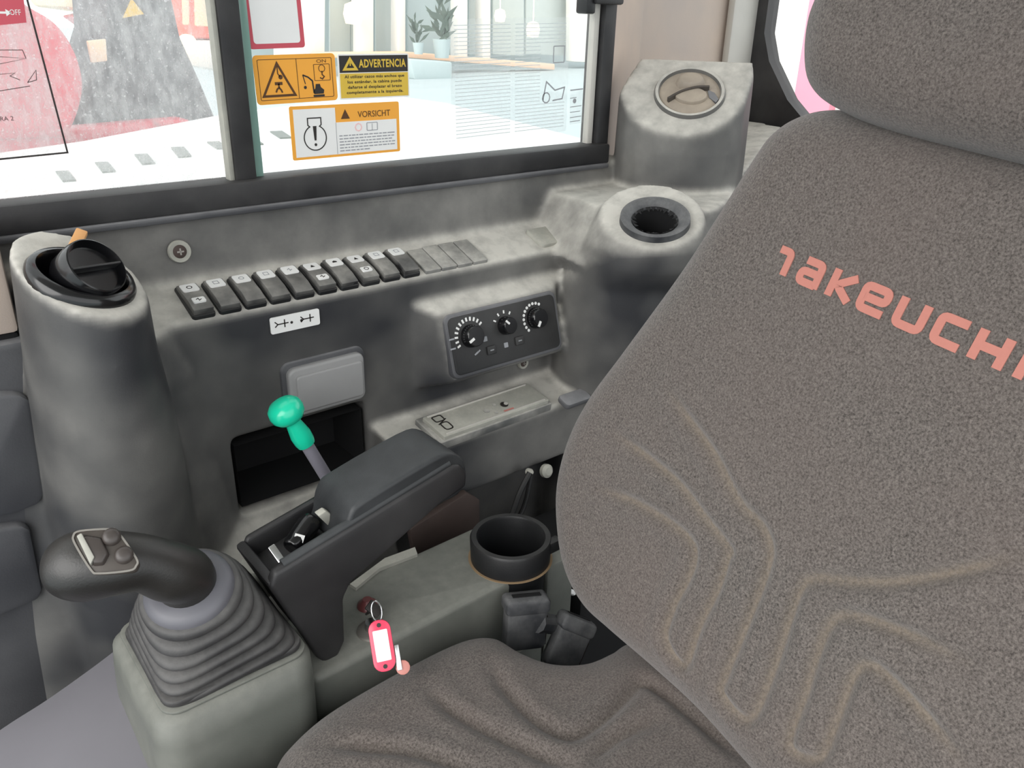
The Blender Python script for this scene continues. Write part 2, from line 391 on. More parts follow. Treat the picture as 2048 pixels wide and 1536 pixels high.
# --- panels ahead of the tower and the lower side lining
b = B(); b.box((-0.135, 0.735, -0.62), (0.46, 0.06, 0.75)); fl = obj('wall_front', b, M['wall_low'], bevel=0.006); fl['kind'] = 'structure'
def px_prism(pts, y, th, grow=0.0):
    P = [at(u, v, y=y) for u, v in pts]; bb = B(); bb.prism([(p.x, p.z) for p in P], FR((0, y, 0), (1, 0, 0), (0, 0, 1)), -th, 0.0); return bb
obj('raised_panel', px_prism([(-60, 790), (40, 790), (62, 800), (90, 990), (80, 1010), (30, 1030), (-60, 1045)], 0.695, 0.02), M['wall_low'], fl, bevel=0.004)
obj('raised_panel', px_prism([(-60, 1065), (45, 1052), (62, 1060), (86, 1180), (80, 1200), (-60, 1258)], 0.695, 0.02), M['wall_low'], fl, bevel=0.004)
b = B(); b.box((-0.14, 0.745, -0.200), (0.45, 0.07, 0.080)); st = obj('trim_1', b, M['beige'], bevel=0.004); st['kind'] = 'structure'
b = B(); b.box((-0.14, 0.735, -0.262), (0.45, 0.04, 0.044)); obj('rubber_gap', b, M['void'], fl, bevel=0.004)
# floor cover: a smooth bulged grey panel beside the pedestal, and the dark floor
fc = [at(u, v, z=-0.512) for u, v in [(-260, 1640), (-120, 1530), (0, 1442), (90, 1385), (180, 1322), (250, 1270), (330, 1215)]]
fc = [Vector(p) for p in spl(fc, 5)]
rows = []
for k in range(12):
    t = k/11
    rows.append([(p.x+0.02*t, p.y-0.34*t, -0.512-0.008*(1 if k == 0 else 0)-0.15*t*t) for p in fc])
b = B(); n = len(fc); b.add([p for r in rows for p in r], [(r*n+i, r*n+i+1, (r+1)*n+i+1, (r+1)*n+i) for r in range(11) for i in range(n-1)])
lo = [(p.x, p.y, -0.93) for p in fc]
b.add([tuple(rows[0][i]) for i in range(n)]+lo, [(i, i+1, n+i+1, n+i) for i in range(n-1)])
mt = obj('floor_cover', b, M['mat'], smooth=50); mt['kind'] = 'structure'
b = B(); b.box((0.4, 0.1, -0.95), (2.4, 1.6, 0.04)); fo = obj('floor', b, M['void']); fo['kind'] = 'structure'
# --- side window
GY = 0.80
win = setting('window_1', (0.45, GY, -0.155))
b = B(); b.box((0.2175, 0.7925, -0.1665), (1.175, 0.035, 0.025)); obj('bottom_rail', b, M['frame'], win, bevel=0.003)
b = B(); b.box((0.2175, 0.776, -0.181), (1.165, 0.012, 0.006)); obj('rubber_lip', b, M['wall_low'], win, bevel=0.002)
b = B(); b.box((0.8005, 0.802, 0.05), (0.021, 0.034, 0.46)); obj('jamb', b, M['frame'], win, bevel=0.003)
b = B(); b.box((0.783, 0.797, 0.055), (0.009, 0.010, 0.42)); obj('pale_edge_strip', b, M['pale'], win, bevel=0.001)  # sky reflection along the pane edge, put in as a pale box
b = B(); b.box((0.3115, 0.79, 0.06), (0.021, 0.014, 0.43)); obj('centre_post', b, M['frame'], win, bevel=0.002)
b = B(); b.box((0.2985, 0.792, 0.06), (0.005, 0.012, 0.43)); obj('pale_edge_strip', b, M['cream'], win, bevel=0.001)
b = B(); b.box((0.3275, 0.795, 0.06), (0.010, 0.006, 0.43)); obj('pane_edge', b, M['glass_edge'], win, bevel=0.0005)
b = B(); b.box((-0.035, GY+0.006, 0.06), (0.67, 0.004, 0.44)); obj('pane', b, M['glass_dirty'], win, smooth=0)
b = B(); b.box((0.5600, GY-0.001, 0.06), (0.465, 0.004, 0.44)); obj('pane', b, M['glass'], win, smooth=0)
# --- corner pillar trim and rear window
pil = [(0.812, 0.800), (0.905, 0.852), (0.973, 0.890), (1.175, 0.900), (1.245, 0.893)]
b = B()
for i in range(len(pil)-1):
    a, c = pil[i], pil[i+1]; b.add([(a[0], a[1], -0.25), (c[0], c[1], -0.25), (c[0], c[1], 0.45), (a[0], a[1], 0.45)], [(0, 1, 2, 3)])
bmesh.ops.remove_doubles(b.bm, verts=b.bm.verts, dist=1e-5)
wr = obj('wall_rear', b, M['beige'], smooth=20); wr['kind'] = 'structure'
b = B(); b.box((1.207, 0.888, 0.10), (0.066, 0.014, 0.70)); obj('pillar_cover', b, M['pale'], wr, bevel=0.004)
win2 = setting('window_2', (1.25, 0.3, -0.1))
hole = [(0.865, 0.60), (0.862, -0.02), (0.845, -0.062), (0.80, -0.118), (0.765, -0.145), (0.70, -0.155), (-0.45, -0.155), (-0.45, 0.60)]
outr = [(0.905, 0.60), (0.905, -0.02), (0.905, -0.12), (0.90, -0.26), (0.80, -0.28), (0.70, -0.28), (-0.50, -0.28), (-0.50, 0.60)]
b = B()
for z in (1.235, 1.265): pass
v = [(1.235, p[0], p[1]) for p in outr]+[(1.235, p[0], p[1]) for p in hole]+[(1.265, p[0], p[1]) for p in outr]+[(1.265, p[0], p[1]) for p in hole]
n = 8; f = []
for i in range(n-1): f += [(i, i+1, n+i+1, n+i), (2*n+i, 2*n+i+1, 3*n+i+1, 3*n+i), (n+i, n+i+1, 3*n+i+1, 3*n+i), (i, i+1, 2*n+i+1, 2*n+i)]
b.add(v, f); obj('frame_seal', b, M['frame'], win2, smooth=30)
b = B(); b.add([(1.252, p[0], p[1]) for p in hole], [tuple(range(8))]); obj('pane', b, M['glass'], win2, smooth=0)
b = B(); b.box((1.25, 0.2, -0.56), (0.03, 1.42, 0.62)); wl = obj('wall_back', b, M['wall_low']); wl['kind'] = 'structure'

# storage pocket liner and cab roof
b = B(); x0, x1, z0, z1, ya, yb = 0.2435, 0.3865, -0.4700, -0.3990, 0.7195, 0.790
b.add([(x0, ya, z0), (x1, ya, z0), (x1, ya, z1), (x0, ya, z1), (x0, yb, z0), (x1, yb, z0), (x1, yb, z1), (x0, yb, z1)], [(0, 1, 5, 4), (3, 2, 6, 7), (0, 3, 7, 4), (1, 2, 6, 5), (4, 5, 6, 7)])
obj('pocket_liner', b, M['void'], wall, smooth=0)
b = B(); b.box((0.30, 0.15, 0.66), (2.0, 1.45, 0.06)); ce = obj('ceiling', b, M['pale'], bevel=0.02); ce['kind'] = 'structure'
# ================================================================== THE SEAT
SL = Vector((0.10, 0.99, 0.09)).normalized(); SH = Vector((0.30, 0, 0.95)); SH = (SH-SL*SL.dot(SH)).normalized(); SN = -SL.cross(SH)
SP = Vector((0.508, 0.23, -0.165))
def seat_lh(u, v, off=0.0):
    w_ = pl(u, v, SP+SN*off, SN)-SP; return (w_.dot(SL), w_.dot(SH))
def dist_poly(P, path, closed=False):
    P = np.asarray(P); path = np.asarray(path, float); d = np.full(len(P), 1e9)
    m = len(path)
    for i in range(m if closed else m-1):
        a = path[i]; c = path[(i+1) % m]; e = c-a; L2 = max(e@e, 1e-12)
        t = np.clip(((P-a)@e)/L2, 0, 1); d = np.minimum(d, np.linalg.norm(P-(a+t[:, None]*e), axis=1))
    return d
def cushion_mesh(name, outline, centre, R, thick, grooves, gw, gd, back, place, dome=0.0, nr=120, dustamt=1.0, ridge=0.0):
    """padded panel: outline in its own plane, rolled edge of radius R, sewn grooves, flat back"""
    O = np.array(outline); m = len(O); c = np.array(centre)
    ts = 1-(1-np.linspace(0, 1, nr))**1.6
    P = np.concatenate([c+(O-c)*t for t in ts]); d = dist_poly(P, O, True)
    q = np.clip(d/R, 0, 1); wv = -thick*(1-np.sqrt(np.clip(1-(1-q)**2, 0, 1)))
    span = np.linalg.norm(O-c, axis=1).max(); wv += dome*(1-(np.linalg.norm(P-c, axis=1)/span)**2)
    dust = np.zeros(len(P))
    for g in grooves:
        dg = dist_poly(P, g); k = np.exp(-(dg/gw)**2)
        e = np.clip(np.minimum(np.linalg.norm(P-np.array(g[0]), axis=1), np.linalg.norm(P-np.array(g[-1]), axis=1))/0.03, 0.15, 1)
        wv += gd*k*e + ridge*np.exp(-((dg-gw*2.2)/(gw*1.4))**2)*e
        dust = np.maximum(dust, np.exp(-(dg/(gw*0.8))**2)*e*dustamt)
    verts = [tuple(place(P[i][0], P[i][1], wv[i])) for i in range(len(P))]
    faces = []
    for r in range(nr-1):
        for i in range(m):
            j = (i+1) % m; faces.append((r*m+i, r*m+j, (r+1)*m+j, (r+1)*m+i))
    # rolled side and back
    last = (nr-1)*m; k0 = len(verts)
    for zz, sc_ in ((back*0.55, 1.0), (back*0.85, 0.985), (back, 0.95)):
        for i in range(m):
            p = c+(O[i]-c)*sc_; verts.append(tuple(place(p[0], p[1], zz)))
    prev = last
    for r in range(3):
        cur = k0+r*m
        for i in range(m): j = (i+1) % m; faces.append((prev+i, prev+j, cur+j, cur+i))
        prev = cur
    faces.append(tuple(range(prev, prev+m)))
    me = bpy.data.meshes.new(name); me.from_pydata(verts, [], faces); me.update()
    at_ = me.attributes.new('dust', 'FLOAT', 'POINT'); dd = np.zeros(len(verts), dtype=np.float32); dd[:len(P)] = dust; at_.data.foreach_set('value', dd)
    bm = bmesh.new(); bm.from_mesh(me); bmesh.ops.remove_doubles(bm, verts=bm.verts, dist=1e-5); bmesh.ops.recalc_face_normals(bm, faces=bm.faces); bm.to_mesh(me); bm.free()
    return me
def place_back(l, h, w_): return SP+SL*l+SH*h+SN*w_
seat = thing('operator_seat', 'grey-brown fabric operator seat with embossed chevron stitching and salmon lettering', 'seat', (0.42, 0.23, -0.56))
half = [(0.0, 0.113), (0.09, 0.113), (0.125, 0.109), (0.147, 0.098), (0.160, 0.083), (0.166, 0.066), (0.177, 0.015), (0.191, -0.044), (0.216, -0.123), (0.236, -0.185), (0.241, -0.235), (0.231, -0.282), (0.205, -0.322), (0.177, -0.346), (0.143, -0.357), (0.107, -0.355), (0.05, -0.349), (0.0, -0.346)]
outl = half+[(-l, h) for l, h in half[-2:0:-1]]
outl = [tuple(p) for p in splc(outl, 20)]
U1 = [(1203, 981), (1260, 999), (1323, 1033), (1375, 1072), (1391, 1103), (1383, 1145), (1354, 1200), (1347, 1216), (1331, 1277), (1369, 1330), (1399, 1254), (1437, 1178), (1456, 1118), (1461, 1098), (1417, 1041), (1365, 973), (1312, 926), (1234, 869)]
U2 = [(1344, 785), (1375, 832), (1432, 910), (1479, 999), (1526, 1051), (1544, 1098), (1536, 1140), (1520, 1186), (1483, 1277), (1452, 1352), (1445, 1390), (1498, 1439), (1543, 1352), (1581, 1239), (1604, 1178), (1634, 1156), (1709, 1163), (1823, 1160), (1974, 1129), (2048, 1110)]
U3 = [(1936, 1322), (1823, 1269), (1709, 1231), (1664, 1247), (1634, 1315), (1611, 1390), (1581, 1473), (1588, 1504), (1626, 1519), (1649, 1504), (1679, 1428), (1709, 1352), (1740, 1330), (1785, 1360), (1883, 1466), (1930, 1530)]
gro = [[tuple(p) for p in spl([seat_lh(*q) for q in g], 4)] for g in (U1, U2, U3)]
me = cushion_mesh('backrest', outl, (0.0, -0.13), 0.040, 0.036, gro, 0.0046, -0.0052, -0.085, place_back, 0.004, 130, 0.9, 0.0016)
back = link('backrest', me, M['fabric'], seat, smooth=60)
# headrest
hh = [(0.0, 0.098), (0.05, 0.0985), (0.085, 0.102), (0.106, 0.109), (0.118, 0.122), (0.128, 0.146), (0.130, 0.17), (0.127, 0.24), (0.11, 0.28), (0.07, 0.30), (0.0, 0.305)]
hh = [(l*1.10, h+0.004) for l, h in hh]
ho = [tuple(p) for p in splc(hh+[(-l, h) for l, h in hh[-2:0:-1]], 8)]
me = cushion_mesh('headrest', ho, (0.0, 0.20), 0.035, 0.032, [], 0.004, 0, -0.11, lambda l, h, w_: place_back(l, h, w_+0.034), 0.006, 50)
link('headrest', me, M['fabric'], seat, smooth=60)
# lettering, drawn with strokes on the backrest face
def fillet(path, r):
    P = [Vector(p) for p in path]; out = [P[0]]
    for i in range(1, len(P)-1):
        a = (P[i-1]-P[i]); c = (P[i+1]-P[i]); ra = min(r, a.length*0.45, c.length*0.45)
        p0 = P[i]+a.normalized()*ra; p1 = P[i]+c.normalized()*ra
        for k in range(5):
            t = k/4; out.append(p0*(1-t)**2+P[i]*2*t*(1-t)+p1*t*t)
    out.append(P[-1]); return out
LET = [(0.0925, 0.0215, [[(-0.05, 1), (0.62, 1), (0.62, -0.12)]]),
       (0.0700, 0.0215, [[(0.05, 1), (0.95, 1), (0.95, -0.12)], [(0.95, 0.0), (0.0, 0.0), (0.0, 0.5), (0.95, 0.5)]]),
       (0.0440, 0.0215, [[(0, 1.15), (0, -0.12)], [(1.05, 1.05), (0.22, 0.48), (1.05, -0.08)]]),
       (0.0200, 0.0230, [[(0.0, 0.5), (1, 0.5), (1, 1), (0, 1), (0, 0), (1.06, 0)]]),
       (-0.0070, 0.0225, [[(0, 1.12), (0, 0), (1, 0), (1, 1.12)]]),
       (-0.0335, 0.0220, [[(1.06, 1), (0, 1), (0, 0), (1.06, 0)]]),
       (-0.0590, 0.0220, [[(0, 1.12), (0, -0.12)], [(0, 0.5), (1, 0.5)], [(1, 1.12), (1, -0.12)]]),
       (-0.0865, 0.0100, [[(0, 1.12), (0, -0.12)]])]
LH, LB, LW = 0.0150, -0.0095, 0.0055
OA = np.array(outl); SPAN = np.linalg.norm(OA-np.array((0, -0.13)), axis=1).max()
for l0, wd, paths in LET:
    b = B()
    for p in paths:
        p2 = fillet([(l0-0.002-x*(wd-0.0065), LB+0.001+y*LH) for x, y in p], 0.0034)
        qs = stroke(p2, LW)
        for q in qs:
            vs = []
            for top_ in (0.0, 1.0):
                for c in q:
                    wv = 0.004*(1-((c[0]**2+(c[1]+0.13)**2)/SPAN**2))
                    vs.append(place_back(c[0], c[1], wv+(0.0009 if top_ else -0.0006)))
            b.add(vs, [(0, 1, 2, 3), (4, 5, 6, 7), (0, 1, 5, 4), (1, 2, 6, 5), (2, 3, 7, 6), (3, 0, 4, 7)])
    obj('letter', b, M['logo'], back, smooth=0)
# seat cushion
CZ = -0.497
cp = [(520, 1560), (560, 1495), (640, 1422), (760, 1350), (880, 1288), (945, 1266), (1000, 1268), (1050, 1296), (1105, 1316), (1165, 1316), (1215, 1296), (1250, 1275)]
cw = [at(u, v, z=CZ-0.014) for u, v in cp]
co = [(p.x, p.y) for p in cw]+[(0.50, 0.36), (0.50, 0.08), (0.30, -0.02), (0.10, -0.02), (-0.02, 0.03), (-0.05, 0.20), (-0.03, 0.36), (0.04, 0.435), (0.10, 0.452)]
co = [tuple(p) for p in splc(co, 20)]
C1 = [(855, 1375), (893, 1413), (954, 1451), (1044, 1496), (1127, 1534), (1160, 1560)]
C2 = [(984, 1330), (1014, 1383), (1074, 1443), (1142, 1473), (1203, 1443), (1256, 1390), (1286, 1364), (1331, 1390), (1407, 1451), (1498, 1534)]
C3 = [(1165, 1540), (1226, 1481), (1301, 1443), (1340, 1430)]
C4 = [(644, 1488), (749, 1496), (825, 1504), (923, 1534), (980, 1565)]
cg = [[tuple(p) for p in spl([tuple(at(u, v, z=CZ))[:2] for u, v in g], 4)] for g in (C1, C2, C3, C4)]
me = cushion_mesh('cushion', co, (0.22, 0.21), 0.045, 0.034, cg, 0.0058, -0.0062, -0.09, lambda x, y, w_: Vector((x, y, CZ+w_)), 0.002, 120, 0.15, 0.0012)
link('cushion', me, M['fabric'], seat, smooth=60)
b = B(); b.box((0.22, 0.21, -0.66), (0.40, 0.36, 0.16)); b.box((0.22, 0.21, -0.83), (0.30, 0.30, 0.20)); obj('seat_base', b, M['void'], seat, bevel=0.01)
b = B(); b.tube([SP+SH*0.02-SN*0.06+SL*0.05, SP+SH*0.20-SN*0.04+SL*0.05], 0.006); b.tube([SP+SH*0.02-SN*0.06-SL*0.05, SP+SH*0.20-SN*0.04-SL*0.05], 0.006); obj('headrest_post', b, M['steel'], seat)
# seat belt buckles between seat and console
def buckle(name, label, M4, w_, l_):
    t = thing(name, label, 'buckle', M=M4, group='seat belt buckles')
    b = B(); b.prism(rrect(-w_/2, -l_*0.62, w_/2, l_*0.38, 0.006), None, -0.009, 0.009); obj('body', b, M['buckle'], t, bevel=0.003, local=True)
    b = B(); b.prism(rrect(-w_*0.55, l_*0.12, w_*0.55, l_*0.42, 0.005), None, -0.011, 0.011); obj('head', b, M['buckle'], t, bevel=0.003, local=True)
    b = B(); b.box((0, l_*0.405, 0), (w_*0.7, l_*0.06, 0.006)); obj('slot', b, M['void'], t, local=True)
    b = B(); b.box((w_*0.5, -l_*0.25, 0.005), (0.0012, l_*0.6, 0.004)); obj('metal_edge', b, M['chrome'], t, local=True)
    return t
c1 = at(1050, 1232, y=0.462); c2 = at(1140, 1275, y=0.435)
R_ = lambda p, d, n: FR(p, Vector(d).cross(Vector(n)), d)
buckle('seat_belt_buckle', 'squarer black seat belt buckle standing nearest the cup holder', R_(c1, (0.12, 0.10, 0.9), (-0.35, -0.85, 0.3)), 0.040, 0.052)
buckle('seat_belt_buckle', 'tapered grey seat belt buckle leaning at the seat backrest corner', R_(c2, (0.55, 0.10, 0.75), (-0.30, -0.85, 0.45)), 0.034, 0.052)
b = B(); b.tube([at(1075, 1245, y=0.452), at(1120, 1250, y=0.455), at(1150, 1300, y=0.45)], 0.010, 10); tag(obj('belt_strap', b, M['buckle']), 'dark webbing strap between the two seat belt buckles', 'strap')

# ================================================================== CONSOLE, PEDESTAL, JOYSTICK
con = thing('side_console', 'grey-green painted console box beside the seat, dusty on top', 'console', (0.35, 0.53, -0.72))
b = B(); pr = [(0.204, 0.487), (0.46, 0.490), (0.485, 0.510), (0.492, 0.545), (0.470, 0.585), (0.235, 0.580), (0.204, 0.56)]
b.prism(pr, None, -0.72, -0.500); cbody = obj('body', b, M['green_grey'], con, bevel=0.007, seg=3)
cu_ = at(1022, 1072, z=-0.474)
cutb = B(); cutb.prism(circ(cu_.x, cu_.y, 0.0365, 40), None, -0.60, -0.45); cut = obj('cut', cutb, None)
md = cbody.modifiers.new('hole', 'BOOLEAN'); md.operation = 'DIFFERENCE'; md.object = cut; md.solver = 'EXACT'
nm = bpy.data.meshes.new_from_object(cbody.evaluated_get(bpy.context.evaluated_depsgraph_get())); cbody.modifiers.clear(); cbody.data = nm; bpy.data.objects.remove(cut)
nm.polygons.foreach_set('use_smooth', [True]*len(nm.polygons)); nm.set_sharp_from_angle(angle=math.radians(35))
b = B(); b.prism([(0.462, 0.489), (0.500, 0.489), (0.505, 0.56), (0.490, 0.585)], None, -0.66, -0.508); obj('end_plate', b, M['green_grey'], con, bevel=0.004)
b = B(); P = [at(u, v, z=-0.499) for u, v in [(700, 1172), (770, 1120), (830, 1098), (835, 1112), (760, 1140), (712, 1180)]]; b.prism([(p.x, p.y) for p in P], None, -0.503, -0.4965); obj('torn_lining', b, M['cream'], con)
# ignition switch
ig = thing('ignition_switch', 'steel ignition switch set in the grey-green console', 'switch', at(742, 1240, z=-0.5))
c = at(745, 1262, z=-0.5); b = B(); b.lathe([(0, 0.004), (0.010, 0.004), (0.0135, 0.002), (0.0145, -0.002), (0.0, -0.002)], T(c), 28); obj('escutcheon', b, M['steel'], ig)
b = B(); b.lathe([(0, 0.010), (0.006, 0.010), (0.007, 0.003), (0.0, 0.003)], T(c), 20); obj('barrel', b, M['chrome'], ig)
c2 = at(735, 1212, z=-0.5); b = B(); b.lathe([(0, 0.008), (0.004, 0.008), (0.009, 0.003), (0.010, -0.002), (0, -0.002)], T(c2), 20); obj('warning_lamp', b, simple('dark_red_lens', lin(112, 62, 62), 0.3), ig)
# key with red tag
key = thing('key_ring', 'key ring with a pink-red plastic tag hanging from the ignition', 'key', at(752, 1230, z=-0.49))
k0 = at(748, 1218, z=-0.478); b = B(); b.box((0, 0, 0), (0.010, 0.003, 0.014), FR(k0, (0.8, 0.3, 0.3), (0, -0.7, 0.7))); b.box((0, -0.012, 0), (0.005, 0.014, 0.002), FR(k0, (0.8, 0.3, 0.3), (0, -0.7, 0.7))); obj('key_bow', b, M['ink'], key, bevel=0.0008)
tg = at(764, 1291, s=0.648); vw = -tg.normalized(); dn = (at(772, 1338, s=0.645)-at(757, 1244, s=0.651)).normalized()
TM = FR(tg, dn.cross(vw)*-1.0, -dn)
rp = [TM @ Vector((0.004*math.cos(a), 0.027+0.008*math.sin(a), 0.002*math.cos(a))) for a in [2*math.pi*k/16 for k in range(17)]]
b = B(); b.tube(rp, 0.0007, 6, cap=False); obj('split_ring', b, M['chrome'], key)
b = B(); b.prism(rrect(-0.0088, -0.0200, 0.0088, 0.0200, 0.0078), TM, -0.0015, 0.0015); tg_o = obj('tag', b, M['keyred'], key, bevel=0.0008)
b = B(); b.prism(rrect(-0.0058, -0.0118, 0.0058, 0.0122, 0.0008), TM, 0.0010, 0.0020); obj('paper_insert', b, M['white'], tg_o)
b = B(); b.prism(circ(0, 0.0160, 0.0017), TM, 0.0012, 0.0019); obj('eyelet', b, M['ink'], tg_o)
b = B(); b.prism(circ(0, -0.0160, 0.0017), TM, 0.0012, 0.0019); obj('eyelet', b, M['ink'], tg_o)
b = B(); b.box((0.0108, -0.012, -0.003), (0.004, 0.020, 0.0015), TM); obj('key_blade', b, M['chrome'], key, bevel=0.0004)
b = B(); b.prism(circ(0.0135, -0.0205, 0.0058, 12), TM, -0.006, -0.0035); obj('copper_fob', b, simple('dull_pink_fob', lin(196, 130, 120), 0.4), key, bevel=0.0006)
# cup holder
cu_ = at(1022, 1072, z=-0.474)
cup = thing('cup_holder', 'round black plastic cup holder on the console by the seat', 'cup holder', (cu_.x, cu_.y, -0.50))
CM = T((cu_.x, cu_.y, 0))
b = B(); b.lathe([(0.0, -0.545), (0.031, -0.545), (0.0335, -0.476), (0.0345, -0.4735), (0.0395, -0.4735), (0.041, -0.476), (0.040, -0.500), (0.036, -0.502), (0.034, -0.549), (0.0, -0.549)], CM, 64); obj('cup', b, M['black'], cup)
b = B(); b.box((0.030, -0.029, -0.481), (0.016, 0.010, 0.013), CM); obj('clip', b, M['black'], cup, bevel=0.002)
b = B(); b.lathe([(0.0398, -0.4992), (0.0425, -0.4992), (0.0425, -0.4998), (0.0398, -0.4998)], CM, 48, closed=True); obj('grime_ring', b, simple('tan_grime', lin(150, 126, 96), 0.8), cup)
# pedestal for the joystick
ped = thing('joystick_pedestal', 'grey-green tapered pedestal box carrying the joystick boot', 'pedestal', (0.145, 0.535, -0.80))
def rr3(x0, y0, x1, y1, r, z): return [(p[0], p[1], z) for p in rrect(x0, y0, x1, y1, r, 6)]
b = B(); b.rings([rr3(0.060, 0.458, 0.200, 0.62, 0.028, -0.82), rr3(0.073, 0.461, 0.200, 0.61, 0.024, -0.60), rr3(0.079, 0.466, 0.2035, 0.603, 0.022, -0.485), rr3(0.081, 0.470, 0.203, 0.600, 0.020, -0.466), rr3(0.088, 0.477, 0.199, 0.593, 0.016, -0.4605)]); obj('housing', b, M['green_grey'], ped, smooth=60)
b = B(); b.prism(rrect(0.088, 0.476, 0.200, 0.596, 0.014), None, -0.461, -0.4585); obj('top_plate', b, M['green_grey'], ped, bevel=0.001)
b = B(); b.prism(rrect(0.196, 0.585, 0.225, 0.615, 0.010), None, -0.485, -0.452); obj('rear_boss', b, M['green_grey'], ped, bevel=0.005)
# joystick
js = thing('joystick', 'black control joystick with thumb buttons on a ribbed rubber boot', 'joystick', (0.143, 0.532, -0.457))
base_c = Vector((0.144, 0.533, -0.4570)); col_c = at(376, 1172, s=0.585)
axis = (col_c-base_c)
b = B(); rs = []; NS = 56
def sup(c, nrm_, hx, hy, e, xh=(1, 0, 0)):
    Fm = FN(c, nrm_, xh); out = []
    for k in range(NS):
        a = 2*math.pi*k/NS; ca, sa = math.cos(a), math.sin(a)
        out.append(Fm @ Vector((hx*abs(ca)**(2/e)*(1 if ca > 0 else -1), hy*abs(sa)**(2/e)*(1 if sa > 0 else -1), 0)))
    return out
steps = 6*16
for i in range(steps+1):
    t = i/steps; ph = (t*6) % 1.0
    hx = 0.050*(1-t)+0.030*t; hy = 0.050*(1-t)+0.030*t; e = 5.0*(1-t)**1.5+2.0
    dv = min(ph, 1-ph); saw = 0.0095*(1-math.exp(-(dv/0.13)**2))+0.003*math.sin(math.pi*ph)
    tt = t**0.92; cc = base_c+axis*tt*0.97; nn = Vector((0, 0, 1)).lerp(axis.normalized(), min(1, 0.25+t))
    rs.append(sup(cc, nn, hx+saw-0.0085, hy+saw-0.0085, e))
b.rings(rs, cap=False); obj('boot', b, M['boot'], js, smooth=70)
b = B(); b.prism(rrect(-0.0535, -0.0535, 0.0535, 0.0535, 0.012), T(base_c), -0.001, 0.0045); obj('boot_flange', b, M['boot'], js, bevel=0.0015)
AMX = FN(col_c, axis)
b = B(); b.lathe([(0.031, -0.012), (0.0315, -0.004), (0.0300, 0.001), (0.0255, 0.0035), (0.019, 0.006), (0.0, 0.006)], AMX, 48); obj('collar', b, simple('grey_rubber_collar', lin(98, 98, 104), 0.45), js, smooth=60)
g0 = col_c+axis.normalized()*0.002
gp = [(g0, 0.0205), (g0+axis.normalized()*0.012, 0.0205), (at(335, 1142, s=0.560), 0.0205), (at(285, 1126, s=0.545), 0.0190), (at(230, 1126, s=0.535), 0.0212), (at(178, 1130, s=0.532), 0.0233), (at(144, 1133, s=0.532), 0.0218), (at(120, 1135, s=0.534), 0.0170), (at(107, 1136, s=0.535), 0.0105), (at(101, 1136, s=0.5355), 0.003)]
q = spl([tuple(p)+(r,) for p, r in gp], 6)
b = B(); b.tube([tuple(p[:3]) for p in q], [max(0.001, float(p[3])) for p in q], 32); grip = obj('grip', b, M['grip'], js, smooth=80)
hc = at(210, 1128, s=0.534); ga = (at(140, 1130, s=0.532)-at(285, 1130, s=0.545)).normalized()
pn = (-hc).normalized()+Vector((0, 0, 0.28)); pn = (pn-ga*ga.dot(pn)).normalized()
PC = hc+pn*0.0205
pp = [(146, 1072), (160, 1062), (220, 1058), (238, 1064), (276, 1118), (276, 1134), (262, 1144), (200, 1150), (182, 1142), (150, 1090)]
PM = FN(PC, pn, ga*-1); PI = PM.inverted()
pq = [PI @ pl(u, v, PC, pn) for u, v in pp]; pq = [tuple(p)[:2] for p in splc([(p.x, p.y) for p in pq], 4)]
b = B(); b.prism(pq, PM, -0.006, 0.0022); plate = obj('button_plate', b, M['rust_grey'], grip, bevel=0.0008)
b = B()
for qd in stroke([(p[0]*0.96, p[1]*0.96) for p in pq], 0.0012, True): b.prism(qd, PM, 0.002, 0.0032)
obj('plate_rim', b, M['steel'], grip)
def onp(u, v): p = PI @ pl(u, v, PC, pn); return (p.x, p.y)
for u, v in ((224, 1076), (249, 1112)):
    c = onp(u, v); b = B(); b.lathe([(0.0058, 0.002), (0.0056, 0.0042), (0.0042, 0.0060), (0.002, 0.0066), (0, 0.0066)], PM @ T((c[0], c[1], 0)), 24); obj('thumb_button', b, M['button'], grip, smooth=60)
wq = [onp(u, v) for u, v in [(157, 1078), (172, 1070), (206, 1076), (222, 1112), (210, 1134), (188, 1136)]]
b = B(); b.prism(wq, PM, 0.001, 0.0055, top=0.8, tc=(sum(p[0] for p in wq)/6, sum(p[1] for p in wq)/6)); obj('thumb_wheel', b, M['button'], grip, bevel=0.001)
sq = [onp(u, v) for u, v in [(156, 1076), (166, 1070), (192, 1118), (184, 1134)]]
b = B(); b.prism(sq, PM, 0.001, 0.0068); obj('wheel_ridge', b, M['cream'], grip, bevel=0.0008)

# ================================================================== ARMREST AND LEVERS
arm = thing('armrest', 'black wrist armrest with padded rear and open front tray', 'armrest', (0.228, 0.53, -0.505))
side = [(0.187, -0.3935), (0.353, -0.357), (0.362, -0.359), (0.3695, -0.370), (0.369, -0.384), (0.340, -0.392), (0.251, -0.433), (0.243, -0.446), (0.2415, -0.490), (0.234, -0.503), (0.222, -0.504), (0.215, -0.494), (0.182, -0.405)]
MS = FR((0, 0.5, 0), (1, 0, 0), (0, 0, 1))       # local z points to -Y
b = B(); b.prism(side, MS, -0.010, 0.0); obj('side_cheek', b, M['arm'], arm, bevel=0.004, seg=3)
b = B(); b.prism([(p[0]+0.004, p[1]-0.004) for p in side[:7]]+[(0.243, -0.445), (0.205, -0.465), (0.186, -0.41)], MS, -0.068, -0.060); obj('side_cheek', b, M['arm'], arm, bevel=0.003)
b = B(); b.prism([(0.188, -0.418), (0.255, -0.400), (0.360, -0.385), (0.340, -0.394), (0.251, -0.433), (0.238, -0.46), (0.205, -0.455)], MS, -0.062, -0.006); obj('tray_floor', b, M['arm'], arm)
